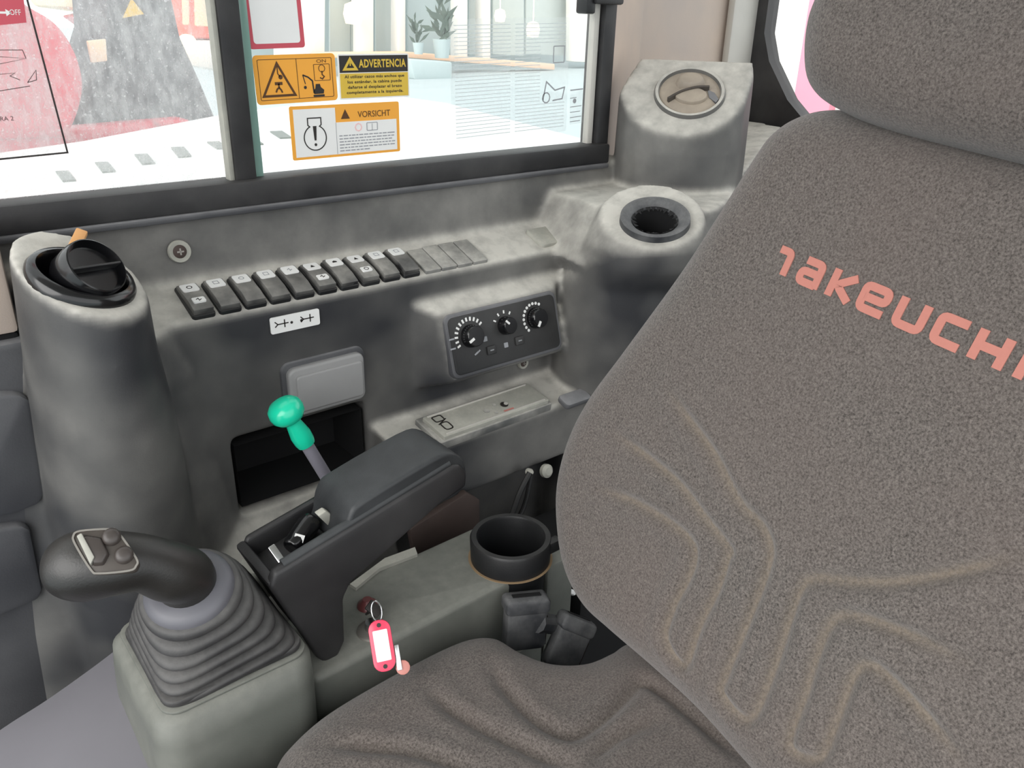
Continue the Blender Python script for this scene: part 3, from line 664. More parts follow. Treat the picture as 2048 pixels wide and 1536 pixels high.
b = B(); b.prism([(0.181, -0.402), (0.189, -0.399), (0.216, -0.47), (0.212, -0.482)], MS, -0.066, -0.002); obj('front_wall', b, M['arm'], arm, bevel=0.003)
pd = [(0.252, -0.405), (0.250, -0.388), (0.256, -0.369), (0.270, -0.361), (0.335, -0.346), (0.356, -0.347), (0.369, -0.360), (0.371, -0.378), (0.362, -0.392), (0.33, -0.395)]
pd = [tuple(p) for p in splc(pd, 3)]
b = B(); b.prism(pd, MS, -0.063, -0.0035); obj('pad', b, M['pad'], arm, bevel=0.009, seg=4, smooth=60)
b = B(); b.tube([at(352, 100, s=1) * 0 + Vector((0.196, 0.506, -0.3925)), Vector((0.353, 0.506, -0.3565))], 0.0042, 12); obj('edge_bead', b, M['pad'], arm, smooth=60)
lev = thing('tray_lever', 'small glossy black lever with white mark in the armrest tray', 'lever', (0.222, 0.545, -0.41))
l0, l1 = at(585, 1095, y=0.532), at(622, 1042, y=0.545)
b = B(); q = spl([tuple(l0+(l0-l1)*0.05)+(0.004,), tuple(l0)+(0.0085,), tuple(l0.lerp(l1, 0.5))+(0.0095,), tuple(l1)+(0.009,), tuple(l1+(l1-l0)*0.12)+(0.004,)], 5); b.tube([tuple(p[:3]) for p in q], [float(p[3]) for p in q], 20); obj('handle', b, M['gloss'], lev, smooth=70)
lm = l0.lerp(l1, 0.35); b = B(); b.box((0, 0, 0), (0.006, 0.008, 0.001), FN(lm+(-lm).normalized()*0.0092, -lm, (0.3, 0, 0.7))); obj('white_mark', b, M['white'], lev)
b = B(); b.box((0, 0, 0), (0.006, 0.016, 0.004), FN(at(553, 1108, y=0.525), (-0.2, -0.6, 0.75), (1, 0, 0.3))); tag(obj('catch_plate', b, M['chrome'], bevel=0.001), 'bright metal catch at the front end of the armrest tray', 'catch')
b = B(); b.prism([(p.x, p.z) for p in [at(u, v, y=0.535) for u, v in [(632, 1028), (648, 1018), (690, 1042), (668, 1062)]]], FR((0, 0.535, 0), (1, 0, 0), (0, 0, 1)), -0.004, 0.004); tag(obj('tray_spacer', b, M['cream'], bevel=0.001), 'cream spacer block under the front of the armrest pad', 'block')
# green knob lever
kn = at(572, 822, y=0.640); kb = at(672, 985, y=0.628); ka = (kn-kb).normalized()
gl_ = thing('control_lever', 'control lever with teal green mushroom knob and grey shaft', 'lever', kb)
b = B(); b.tube([kb-ka*0.03, kb+ka*0.075], 0.0062, 16); obj('shaft', b, M['shaft'], gl_, smooth=60)
KM = FN(kn, ka)
b = B(); b.lathe([(0.0, -0.040), (0.0085, -0.040), (0.0095, -0.036), (0.0098, -0.028), (0.0072, -0.014), (0.0075, -0.010)], KM, 32); obj('collar', b, M['teal'], gl_, smooth=60)
b = B(); b.lathe([(0.0075, -0.011), (0.0125, -0.0095), (0.0158, -0.005), (0.0166, 0.0), (0.0155, 0.0055), (0.0118, 0.0095), (0.006, 0.0118), (0.0, 0.0123)], KM, 40); obj('knob', b, M['teal'], gl_, smooth=80)

# ================================================================== ON THE SIDE PANEL
# front vent
def vent_ring(t, C, Nn, r, mat, depth=0.03, inner=0.78):
    b = B(); b.lathe([(r*inner, -depth), (r*inner, 0.001), (r*(inner+0.05), 0.0042), (r*0.93, 0.0035), (r, -0.001), (r, -0.006)], FN(C, Nn), 56); return obj('ring', b, mat, t, smooth=50)
fv = thing('air_vent', 'round black air vent with swivelled open louvre on the front tower', 'air vent', VC)
vent_ring(fv, VC, VN, 0.0385, M['gloss'])
b = B(); b.lathe([(0, -0.028), (0.032, -0.028)], FN(VC, VN), 40); obj('duct_bottom', b, M['void'], fv)
D1 = Vector((0.42, -0.66, 0.62)).normalized(); DC = at(184, 541, y=0.648)
b = B(); b.lathe([(0.0, 0.000), (0.019, 0.001), (0.0215, 0.008), (0.0224, 0.0075), (0.0236, 0.002), (0.0240, -0.014), (0.020, -0.022), (0.0, -0.022)], FN(DC, D1), 48); obj('louvre', b, M['gloss'], fv, smooth=45)
DM = FN(DC, D1, (1, 0, 0.25)); b = B(); b.box((0, 0, 0.004), (0.042, 0.0018, 0.008), DM); obj('louvre_bar', b, M['black'], fv, bevel=0.0006)
b = B(); p0 = at(146, 500, y=0.69); p1 = at(162, 467, y=0.70); b.box((0, 0, 0), (0.0085, 0.0055, (p1-p0).length*1.5), FN(p0.lerp(p1, 0.4), p1-p0, (1, 0, 0))); tag(obj('wooden_stick', b, M['tan'], bevel=0.001), 'short tan stick end poking up behind the louvred front vent', 'stick')
# rear vent, louvre missing
rv = thing('air_vent', 'round black air vent ring with missing louvre and open hole by the seat', 'air vent', RC)
b = B(); b.lathe([(0.0245, -0.040), (0.025, -0.004), (0.0275, -0.001), (0.036, 0.0045), (0.0395, 0.0035), (0.0405, -0.006)], FN(RC, RN), 56); obj('ring', b, M['buckle'], rv, smooth=50)
b = B(); b.lathe([(0, -0.039), (0.0248, -0.039)], FN(RC, RN), 40); obj('duct_bottom', b, M['brown'], rv)
b = B(); b.lathe([(0.0240, -0.0385), (0.0243, -0.0035)], FN(RC, RN), 40); obj('duct_wall', b, M['void'], rv)
rf = FN(RC, RN); b = B()
for k in range(26):
    a = 2*math.pi*k/26+random.uniform(-.1, .1); r1 = random.uniform(0.0195, 0.0235)
    b.add([(0.0262*math.cos(a-.12), 0.0262*math.sin(a-.12), -0.001), (0.0262*math.cos(a+.12), 0.0262*math.sin(a+.12), -0.001), (r1*math.cos(a), r1*math.sin(a), -0.004)], [(0, 1, 2)], rf)
obj('foam_fringe', b, M['void'], rv)
# top vent, closed and dusty
TC = pl(1379, 187, TP, TN)
tv = thing('air_vent', 'closed round air vent caked in beige dust on the corner tower', 'air vent', TC)
TF = FN(TC, TN, (0.63, -0.777, 0))
b = B(); b.lathe([(0.0385, 0.0005), (0.040, 0.0045), (0.0435, 0.0048), (0.0455, 0.001), (0.0455, -0.004), (0.0385, -0.004)], TF, 56); obj('ring', b, M['wall'], tv, smooth=50)
b = B(); b.lathe([(0, 0.0035), (0.030, 0.003), (0.0385, 0.0005), (0.0385, -0.003)], TF, 48); disc = obj('louvre_disc', b, M['ventdisc'], tv, smooth=50)
b = B(); b.prism(circ(0.0, 0.014, 0.0200, 32, 0.014), TF, 0.001, 0.0125, top=0.72, tc=(0, 0.018)); obj('thumb_dimple', b, M['ventdisc'], disc, bevel=0.002)
b = B(); b.prism(circ(0.002, -0.010, 0.0200, 32, 0.013), TF, 0.001, 0.0082); obj('louvre_flap', b, M['ventdisc'], disc, bevel=0.001)
b = B(); q = [(-0.026, -0.020), (-0.010, -0.006), (0.008, 0.002), (0.024, 0.004)]
for qd in stroke([tuple(p) for p in spl(q, 4)], 0.003): b.prism(qd, TF, 0.003, 0.0098)
obj('louvre_bar', b, M['rust_grey'], disc)
b = B(); b.prism([(0.022, 0.004), (0.031, -0.001), (0.037, -0.012), (0.034, -0.018), (0.025, -0.010)], TF, 0.0005, 0.0040); obj('exposed_edge', b, M['wall_low'], disc)
# screws
def screw(C, Nn, r, label):
    t = thing('screw', label, 'screw', C); F_ = FN(C, Nn)
    b = B(); b.lathe([(0, 0.0008), (r*0.55, 0.0008), (r*0.95, 0.002), (r, 0.001), (r, -0.002)], F_, 28); obj('washer', b, M['cream'], t, smooth=50)
    b = B(); b.lathe([(0, 0.003), (r*0.35, 0.003), (r*0.6, 0.0014), (r*0.6, -0.001)], F_, 20); h = obj('head', b, M['brown'], t, smooth=50)
    b = B(); b.box((0, 0, 0.003), (r*0.6, r*0.14, 0.0006), F_); b.box((0, 0, 0.003), (r*0.14, r*0.6, 0.0006), F_); obj('cross_slot', b, M['steel'], h)
screw(at(359, 503, y=0.7725), (0, -0.99, 0.13), 0.0105, 'cross-head screw with pale washer above the rocker switches')
screw(at(1046, 726, y=0.7125), (0, -1, 0.05), 0.0075, 'small screw in the panel just under the heater control')
b = B(); c = at(355, 872, y=0.714); b.lathe([(0, 0.0004), (0.0075, 0.0004), (0.008, -0.002)], FN(c, (-0.1, -1, 0)), 20); tag(obj('panel_plug', b, M['black']), 'dark plug in the panel between front tower and storage pocket', 'plug')
# rocker switches
SX0, SPITCH = 0.2320, 0.0249
SY, SZ = (0, 0.942, 0.336), (0, -0.336, 0.942)
def icon(b, kind, cx, cy, M4, z):
    r = 0.0024
    if kind == 0: [b.prism(q, M4, z, z+0.0002) for q in stroke(circ(cx, cy, r, 10), 0.0007, True)]
    elif kind == 1: [b.prism(q, M4, z, z+0.0002) for q in stroke([(cx-r, cy-r), (cx+r, cy-r), (cx+r, cy+r), (cx-r, cy+r)], 0.0006, True)]
    elif kind == 2: b.prism([(cx-r, cy-r), (cx+r, cy-r), (cx, cy+r)], M4, z, z+0.0002)
    elif kind == 3: [b.prism(q, M4, z, z+0.0002) for q in stroke([(cx-r, cy), (cx, cy+r*0.8), (cx, cy-r*0.8), (cx+r, cy)], 0.0008)]
    else: b.prism([(cx-r, cy-r*.6), (cx+r, cy-r*.6), (cx+r, cy+r*.2), (cx, cy+r*.9), (cx-r, cy+r*.2)], M4, z, z+0.0002)
rockers = [  # label, tilt, lens (upper, lower), icons, material
    ('first rocker switch from the front vent, with upper and lower white icon lenses', 4, (1, 1), (0, 3)),
    ('second rocker switch from the front vent, one bright white lens at its top', 6, (1, 0), (1, 0)),
    ('third rocker switch from the front vent, rounded white lens above a dusty lower half', 6, (1, 0), (0, 0)),
    ('fourth rocker switch from the front vent, square pale lens and glossy lower half', 7, (1, 0), (1, 0)),
    ('fifth rocker switch from the front vent, faded lens and dark pressed lower end', 8, (1, 0), (3, 0)),
    ('sixth rocker switch from the front vent, dark arrow lens above a small white one', 3, (1, 1), (2, 3)),
    ('seventh rocker switch from the front vent, lens with solid black symbol', 8, (1, 0), (4, 0)),
    ('eighth rocker switch from the front vent, two worn white lenses', 4, (1, 1), (2, 0)),
    ('ninth rocker switch from the front vent, second from the blank switch covers', 7, (1, 0), (1, 0)),
    ('tenth rocker switch from the front vent, dusty, next to the blank covers', 7, (1, 0), (1, 0))]
M['rocker'] = dusty('black_rocker_plastic', lin(46, 46, 48), lin(156, 154, 148), 0.60, 0.25, 0.25, 28, 0.35, 0.7, spec=0.6)
hb = B(); hb.prism(rrect(-0.0108, -0.0245, 0.0108, 0.0235, 0.003), None, -0.004, 0.0035)
for i, (lab, tilt, lens, ic) in enumerate(rockers):
    M4 = FR((SX0+SPITCH*i, 0.741, -0.2525), (1, 0, 0), SY)
    t = thing('rocker_switch', lab, 'switch', M=M4, group='rocker switches along the shelf')
    if i == 0: h0 = obj('housing', hb, M['black'], t, bevel=0.0012, local=True); hm = h0.data
    else: link('housing', hm, None, t, local=True, smooth=0)
    RT = Matrix.Rotation(math.radians(tilt-6), 4, 'X') @ T((0, 0, 0.002))
    b = B(); pr = [(-0.0225, 0.0), (-0.0228, 0.0062), (-0.010, 0.0078), (0.004, 0.0070), (0.021, 0.0052), (0.0218, 0.0)]
    vs = [(-0.0094, p[0], p[1]) for p in pr]+[(0.0094, p[0], p[1]) for p in pr]; n6 = 6
    b.add(vs, [tuple(range(6)), tuple(range(11, 5, -1))]+[(k, 6+k, 6+(k+1) % 6, (k+1) % 6) for k in range(6)], RT)
    ro = obj('rocker', b, M['rocker'], t, bevel=0.0012, local=True)
    if lens[0]:
        LM = RT @ FR((0, 0.0125, 0.0063), (1, 0, 0), (0, 1, -0.11))
        b = B(); b.prism(rrect(-0.0076, -0.0072, 0.0076, 0.0066, 0.0022), LM, -0.001, 0.0007); le = obj('lens', b, M['white'], t, local=True)
        b = B(); icon(b, ic[0], 0, 0, LM, 0.00072); obj('symbol', b, M['ink'] if i in (0, 5, 6, 7) else M['greyink'], t, local=True)
    if lens[1]:
        LM = RT @ FR((0, -0.0105, 0.0078), (1, 0, 0), (0, 1, -0.06))
        b = B(); b.prism(rrect(-0.0058, -0.0040, 0.0058, 0.0040, 0.0015), LM, -0.001, 0.0008); obj('lens', b, M['white'], t, local=True)
        b = B(); icon(b, ic[1], 0, 0, LM, 0.00082); obj('symbol', b, M['ink'], t, local=True)
M['blank'] = dusty('blank_cover_plastic', lin(98, 99, 98), DUST, 0.6, 0.35, 0.5, 30)
bl = ['blank switch cover beside the last rocker, the dustiest of the four', 'second blank switch cover from the rocker row', 'third blank switch cover from the rocker row', 'blank switch cover farthest from the rocker row']
for i in range(4):
    M4 = FR((0.4835+0.0215*i, 0.739, -0.2525), (1, 0, 0), SY)
    b = B(); b.prism(rrect(-0.0102, -0.0225, 0.0102, 0.0215-0.002*(i == 0), 0.0015), M4, -0.004, 0.0028); tag(obj('blank_switch_cover', b, M['blank'], bevel=0.0008), bl[i], 'cover', 'blank switch covers on the shelf')
t = thing('shelf_cap', 'dust covered square cap at the seat end of the shelf', 'cap', pl(1100, 473, (0.7, 0.745, -0.25), SZ))
M4 = FR(pl(1100, 473, (0.7, 0.745, -0.25), SZ), (1, 0, 0), SY)
b = B(); b.prism(rrect(-0.028, -0.018, 0.026, 0.018, 0.006), M4, -0.004, 0.0035); obj('plate', b, M['cream'], t, bevel=0.0015)
b = B(); b.box((0.018, -0.004, 0.0038), (0.003, 0.018, 0.0012), M4); obj('notch', b, M['blank'], t)
# direction sticker
def sticker_frame(pts, y):
    """pts: tl, tr, br, bl in the photograph, on the plane y; returns frame at bottom left, width, height"""
    P = [at(u, v, y=y) for u, v in pts]; ex = ((P[1]-P[0])+(P[2]-P[3]))/2; ey = ((P[0]-P[3])+(P[1]-P[2]))/2
    c = (P[0]+P[1]+P[2]+P[3])/4; e = ex.normalized(); ey2 = ey-e*e.dot(ey)
    o = c-e*ex.length/2-ey2.normalized()*ey2.length/2
    return FR(o, ex, ey), ex.length, ey2.length
Fm, W_, H_ = sticker_frame([(540, 637), (637, 617), (641, 648), (542, 670)], 0.7125)
t = thing('direction_decal', 'small white decal with travel direction symbols below the rocker switches', 'decal', Fm @ Vector((W_/2, 0, 0)))
b = B(); b.prism(rrect(0, 0, W_, H_, 0.002), Fm, -0.0012, 0.0002); obj('label_base', b, M['white'], t)
b = B()
def mark(cx, fl):
    for p in ([(cx-0.010*fl, 0.012), (cx-0.007*fl, 0.009), (cx-0.010*fl, 0.0065)], [(cx-0.007*fl, 0.009), (cx+0.004*fl, 0.009)], [(cx, 0.013), (cx, 0.005)]):
        for q in stroke(p, 0.0011): b.prism(q, Fm, 0.0002, 0.0005)
mark(W_*0.28, 1); mark(W_*0.80, 1); b.prism(circ(W_*0.42, H_*0.5, 0.0014, 10), Fm, 0.0002, 0.0005); b.prism(circ(W_*0.62, H_*0.5, 0.0014, 10), Fm, 0.0002, 0.0005)
obj('symbols', b, M['ink'], t)
# grey access lid
t = thing('access_lid', 'silver-grey rectangular access lid set in the dark panel', 'lid', (0.343, 0.713, -0.38))
b = B(); b.prism(rrect(0.296, -0.383, 0.390, -0.322, 0.010), FR((0, 0.715, 0), (1, 0, 0), (0, 0, 1)), -0.004, 0.0035); obj('surround', b, M['wall_low'], t, bevel=0.002)
b = B(); b.prism(rrect(0.301, -0.380, 0.386, -0.327, 0.008), FR((0, 0.715, 0), (1, 0, 0), (0, 0, 1)), 0.0, 0.010); obj('lid_panel', b, M['lid'], t, bevel=0.003, seg=3)
b = B(); b.prism(rrect(0.308, -0.375, 0.383, -0.335, 0.004), FR((0, 0.715, 0), (1, 0, 0), (0, 0, 1)), 0.008, 0.0125); obj('raised_face', b, M['lid'], t, bevel=0.002, seg=3)
# heater control
HM = FR((0.4805, 0.6725, -0.3680), (1, 0, 0), (0, 0.018, 0.061)); HW, HHt = 0.155, 0.0645
hp = thing('heater_control', 'black heater and fan control panel with three round knobs', 'control panel', HM @ Vector((HW/2, 0, 0)))
b = B(); b.prism(rrect(-0.004, -0.004, HW+0.004, HHt+0.004, 0.009), HM, -0.012, 0.001); obj('bezel', b, M['wall_low'], hp, bevel=0.002)
b = B(); b.prism(rrect(0, 0, HW, HHt, 0.007), HM, -0.002, 0.0022); face = obj('face_plate', b, M['black'], hp, bevel=0.0008)
HI = HM.inverted(); hn = HM.to_3x3() @ Vector((0, 0, 1)); ho_ = HM @ Vector((0, 0, 0.0022))
def onh(u, v): p = HI @ pl(u, v, ho_, hn); return (p.x, p.y)
def knob(u, v, r, pang, arc0, arc1, nd, chunky):
    cx, cy = onh(u, v); K = HM @ T((cx, cy, 0.002))
    b = B(); b.lathe([(r*1.02, 0), (r, 0.004), (r*0.9, 0.011), (r*0.82, 0.0122), (0, 0.0122)], K, 32); k = obj('knob', b, M['gloss'], hp, smooth=45)
    b = B(); b.box((r*0.62*math.cos(pang), r*0.62*math.sin(pang), 0.0125), (r*0.55, r*0.22, 0.0014), K @ T((r*0.62*math.cos(pang), r*0.62*math.sin(pang), 0.0125)) @ Matrix.Rotation(pang, 4, 'Z') @ T((-r*0.62*math.cos(pang), -r*0.62*math.sin(pang), -0.0125))); obj('pointer', b, M['white'], k)
    for j in range(nd):
        a = arc0+(arc1-arc0)*j/max(1, nd-1); b = B()
        if chunky: b.prism(circ(r*1.42*math.cos(a), r*1.42*math.sin(a), r*0.15, 8), K, 0.0003, 0.0006)
        else:
            Q = K @ Matrix.Rotation(a, 4, 'Z'); b.box((r*1.5, 0, 0.0004), (r*0.34, r*0.17, 0.0005), Q)
        obj('dial_mark', b, M['white'], face)
knob(941, 672, 0.0128, math.radians(205), math.radians(205), math.radians(35), 12, False)
knob(1010, 651, 0.0105, math.radians(135), math.radians(150), math.radians(55), 4, False)
knob(1070, 636, 0.0122, math.radians(235), math.radians(225), math.radians(60), 11, True)
for (u, v, kind_) in ((970, 678, 's'), (1012, 690, 's'), (955, 705, 'a'), (906, 698, 'd'), (903, 679, 'd')):
    cx, cy = onh(u, v); b = B()
    if kind_ == 's': b.prism(rrect(cx-0.0028, cy-0.0028, cx+0.0028, cy+0.0028, 0.0006), HM, 0.0022, 0.0027)
    elif kind_ == 'a':
        for q in stroke([(cx-0.004, cy-0.002), (cx, cy+0.0005), (cx-0.001, cy-0.001), (cx+0.004, cy+0.002)], 0.0018): b.prism(q, HM, 0.0022, 0.0027)
    else: b.box((cx, cy, 0.0024), (0.007, 0.0018, 0.0005), HM)
    obj('face_symbol', b, M['greyink'], face)
for u, v in ((982, 700), (1038, 681)):
    cx, cy = onh(u, v); b = B(); b.prism(rrect(cx-0.0062, cy-0.0048, cx+0.0062, cy+0.0048, 0.0008), HM, 0.002, 0.0045); pb = obj('push_button', b, M['black'], hp, bevel=0.0006)
    b = B(); b.box((cx, cy, 0.0046), (0.005, 0.0012, 0.0004), HM); obj('button_mark', b, M['greyink'], pb)
# cover on the ledge
LN = Vector((0, -0.17, 0.985)).normalized(); LP = Vector((0.5, 0.684, -0.4225))
lq = [pl(u, v, LP+LN*0.004, LN) for u, v in [(845, 838), (1055, 768), (1098, 803), (888, 878)]]
ex = (lq[1]-lq[0]).normalized(); LMx = FR(lq[3], ex, SY); LMx = FR(lq[3], (lq[2]-lq[3]), lq[0]-lq[3]); lw_ = (lq[2]-lq[3]).length; lh_ = abs((LMx.inverted() @ lq[0]).y)
t = thing('ledge_cover', 'long dusty cream cover plate screwed on the lower ledge', 'cover plate', lq[3])
b = B(); b.prism(rrect(-0.006, -0.003, lw_+0.004, lh_+0.006, 0.003), LMx, -0.012, -0.002); obj('seat_frame', b, M['blank'], t, bevel=0.001)
b = B(); b.prism(rrect(0, 0, lw_, lh_, 0.002), LMx, -0.006, 0.0025); pt = obj('plate', b, M['cream'], t, bevel=0.001)
for y_ in (0.003, lh_-0.003):
    b = B(); b.box((lw_*0.5, y_, 0.003), (lw_*0.94, 0.0022, 0.0018), LMx); obj('edge_rib', b, M['pale'], pt, bevel=0.0005)
b = B()
for cx in (0.012, 0.020, 0.028):
    pass
for q in stroke(rrect(0.008, lh_*0.62, 0.020, lh_*0.86, 0.002, 2), 0.0014, True)+stroke(rrect(0.010, lh_*0.22, 0.020, lh_*0.54, 0.003, 2), 0.0014, True)+stroke([(0.008, lh_*0.5), (0.022, lh_*0.66)], 0.0012): b.prism(q, LMx, 0.0025, 0.0030)
obj('worn_symbol', b, M['ink'], pt)
for fx, fy, r in ((0.47, 0.42, 0.004), (0.57, 0.55, 0.0022), (0.52, 0.22, 0.0025)):
    b = B(); b.prism(circ(lw_*fx, lh_*fy, r, 12), LMx, 0.0024, 0.0030); obj('smudge_spot', b, M['blank'], pt)
b = B(); b.prism(circ(lw_*0.64, lh_*0.42, 0.0048, 14), LMx, 0.0024, 0.0034); obj('empty_socket', b, M['ink'], pt)
b = B(); b.prism(circ(lw_*0.655, lh_*0.42, 0.0026, 12), LMx, 0.0030, 0.0040); obj('socket_insert', b, M['pale'], pt)
b = B(); b.box((lw_*0.63, lh_*0.17, 0.0026), (0.014, 0.0022, 0.0008), LMx); obj('red_mark', b, simple('faded_red_print', lin(190, 120, 112), 0.7), pt)
c = pl(808, 880, LP, LN); b = B(); b.lathe([(0, 0.0006), (0.0085, 0.0006), (0.0105, 0.0012), (0.0112, -0.002)], FN(c, LN), 24); tag(obj('ledge_hole_plug', b, M['brown']), 'dark round hole on the ledge behind the armrest', 'hole')
c = pl(1150, 800, LP, LN); b = B(); b.prism(rrect(-0.02, -0.008, 0.022, 0.012, 0.005), FR(c, (1, 0, 0), SY), -0.004, 0.004); tag(obj('ledge_clip', b, M['wall_low'], bevel=0.002), 'grey moulded clip at the seat end of the ledge', 'clip')
b = B(); b.tube(spl([tuple(hc.lerp(at(u, v, s=0.534), 1.0)+(-hc).normalized()*o_) for u, v, o_ in ((166, 1106, 0.0226), (140, 1114, 0.0222), (118, 1128, 0.018), (104, 1146, 0.009))], 4), 0.0005, 6); obj('seam', b, M['cream'], grip)
# pocket trim and lower kick seam
# dim gap behind console: bracket, wires, clips
b = B(); P = [at(u, v, y=0.635) for u, v in [(820, 1060), (935, 985), (960, 1000), (960, 1060), (940, 1110), (830, 1110)]]
b.prism([(p.x, p.z) for p in P], FR((0, 0.635, 0), (1, 0, 0), (0, 0, 1)), -0.01, 0.0); tag(obj('floor_bracket', b, M['brown'], bevel=0.002), 'rusty brown bracket behind the cup holder', 'bracket')
for pts, r in (([(1060, 945), (1040, 985), (1020, 1040), (1000, 1080)], 0.0035), ([(1062, 950), (1052, 1000), (1040, 1030), (1020, 1060)], 0.003)):
    b = B(); b.tube(spl([tuple(at(u, v, y=0.63)) for u, v in pts], 5), r, 8); tag(obj('wire', b, M['black']), ('thicker' if r > 0.0031 else 'thinner')+' black wire in the gap beside the cup holder', 'wire')
for u, v, r, lab in ((1060, 944, 0.0042, 'small white cable clip in the dark gap'), (1094, 942, 0.0085, 'larger cream cap next to the backrest in the dark gap')):
    c = at(u, v, y=0.632); b = B(); b.lathe([(0, 0.004), (r*0.6, 0.0038), (r, 0.001), (r, -0.004)], FN(c, (0, -1, 0.3)), 16); tag(obj('cable_clip', b, M['cream']), lab, 'clip')
c = at(1142, 1184, y=0.50); b = B(); b.box((0, 0, 0), (0.013, 0.006, 0.006), FR(c, (0.6, 0, -0.5), (0, 0.4, 0.8))); tag(obj('white_clip', b, M['white'], bevel=0.002), 'white plastic clip under the lower backrest corner', 'clip')
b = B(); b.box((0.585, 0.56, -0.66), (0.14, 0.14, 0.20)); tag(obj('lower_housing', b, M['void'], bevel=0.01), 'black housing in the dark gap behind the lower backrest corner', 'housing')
# window latch
lt = thing('window_latch', 'black window latch on the top corner of the sliding pane', 'latch', at(1190, 10, y=0.785))
b = B(); c = at(1172, 8, y=0.787); b.box((c.x, c.y, c.z+0.006), (0.016, 0.02, 0.034)); obj('catch', b, M['black'], lt, bevel=0.003)
b = B(); c = at(1212, -2, y=0.78); b.box((c.x, c.y, c.z), (0.045, 0.02, 0.012)); obj('arm', b, M['frame'], lt, bevel=0.003)
# ================================================================== STICKERS ON THE GLASS
def tri_sym(b, cx, cy, w_, h_, Fm, z0, z1, wd):
    for q in stroke([(cx-w_/2, cy-h_/2), (cx+w_/2, cy-h_/2), (cx, cy+h_/2)], wd, True): b.prism(q, Fm, z0, z1)
# red bordered card; its printed code is left blank
Fm, W_, H_ = sticker_frame([(486, -60), (600, -62), (606, 97), (494, 97)], GY-0.004)
t = thing('red_bordered_sticker', 'red bordered sticker with a white blank centre beside the centre post', 'sticker', Fm @ Vector((W_/2, 0, 0)))
b = B(); b.prism(rrect(0, 0, W_, H_, 0.003), Fm, -0.0006, 0.0); obj('border', b, M['redst'], t)
b = B(); b.prism(rrect(0.0045, 0.0045, W_-0.0045, H_-0.0045, 0.003), Fm, 0.0, 0.0003); obj('white_centre', b, M['white'], t)
# orange crane warning
Fm, W_, H_ = sticker_frame([(505, 112), (670, 105), (675, 201), (514, 210)], GY-0.004)
t = thing('lifting_warning_sticker', 'orange sticker with a warning triangle and a small excavator lifting symbol', 'sticker', Fm @ Vector((W_/2, 0, 0)))
b = B(); b.prism(rrect(0, 0, W_, H_, 0.004), Fm, -0.0006, 0.0); obj('label_base', b, M['orange'], t)
b = B(); z0, z1 = 0.0, 0.0003
for q in stroke(rrect(W_*.05, H_*.09, W_*.95, H_*.91, 0.001, 2), 0.0005, True)+stroke([(W_*.51, H_*.09), (W_*.51, H_*.91)], 0.0005): b.prism(q, Fm, z0, z1)
obj('inner_frame', b, M['darkbrown_ink'], t)
b = B(); tri_sym(b, W_*.275, H_*.50, W_*.38, H_*.66, Fm, z0, z1, 0.0022)
for q in stroke([(W_*.275, H_*.78), (W_*.275, H_*.62), (W_*.30, H_*.56)], 0.001)+stroke([(W_*.23, H_*.42), (W_*.32, H_*.42)], 0.0028)+stroke([(W_*.275, H_*.42), (W_*.275, H_*.34), (W_*.25, H_*.30), (W_*.235, H_*.24)], 0.0016)+stroke([(W_*.275, H_*.34), (W_*.30, H_*.28), (W_*.31, H_*.23)], 0.0016): b.prism(q, Fm, z0, z1)
b.prism(circ(W_*.305, H_*.55, 0.0022, 10), Fm, z0, z1); obj('warning_triangle', b, M['darkbrown_ink'], t)
b = B()
for q in stroke([(W_*.70, H_*.18), (W_*.69, H_*.44), (W_*.64, H_*.52), (W_*.575, H_*.57)], 0.0014)+stroke([(W_*.575, H_*.57), (W_*.60, H_*.38)], 0.0008): b.prism(q, Fm, z0, z1)
b.prism([(W_*.70, H_*.16), (W_*.82, H_*.16), (W_*.83, H_*.24), (W_*.79, H_*.30), (W_*.78, H_*.37), (W_*.73, H_*.37), (W_*.72, H_*.28), (W_*.70, H_*.24)], Fm, z0, z1)
b.prism(rrect(W_*.69, H_*.10, W_*.83, H_*.145, 0.0005, 2), Fm, z0, z1); b.prism(circ(W_*.595, H_*.31, 0.0016, 8), Fm, z0, z1); obj('excavator_symbol', b, M['ink'], t)
b = B()
for q in stroke(rrect(W_*.72, H_*.44, W_*.92, H_*.78, 0.0008, 2), 0.0005, True)+stroke([(W_*.82, H_*.64), (W_*.82, H_*.56), (W_*.845, H_*.52), (W_*.82, H_*.47), (W_*.79, H_*.50)], 0.0012)+stroke(circ(W_*.82, H_*.69, 0.0034, 10), 0.0006, True): b.prism(q, Fm, z0, z1)
put_text(b, 'ON', W_*.76, H_*.81, W_*.12, H_*.07, Fm, z1); obj('hook_symbol', b, M['darkbrown_ink'], t)
# black and yellow warning
Fm, W_, H_ = sticker_frame([(678, 111), (813, 110), (818, 190), (682, 197)], GY-0.004)
t = thing('bucket_warning_sticker', 'black and yellow warning sticker with a printed Spanish heading', 'sticker', Fm @ Vector((W_/2, 0, 0)))
b = B(); b.prism(rrect(-0.0015, -0.0015, W_+0.0015, H_+0.0015, 0.002), Fm, -0.0006, 0.0); obj('label_base', b, M['white'], t)
b = B(); b.prism([(0, 0), (W_, 0), (W_, H_*.58), (0, H_*.58)], Fm, 0, 0.0003); obj('yellow_field', b, M['yellow'], t)
b = B(); b.prism([(0, H_*.60), (W_, H_*.60), (W_, H_), (0, H_)], Fm, 0, 0.0003); obj('black_field', b, M['ink'], t)
b = B(); tri_sym(b, W_*.15, H_*.80, W_*.17, H_*.24, Fm, 0.0003, 0.0006, 0.0026); b.prism([(W_*.143, H_*.76), (W_*.157, H_*.76), (W_*.16, H_*.86), (W_*.14, H_*.86)], Fm, 0.0003, 0.0006); obj('warning_triangle', b, M['yellow'], t)
b = B()
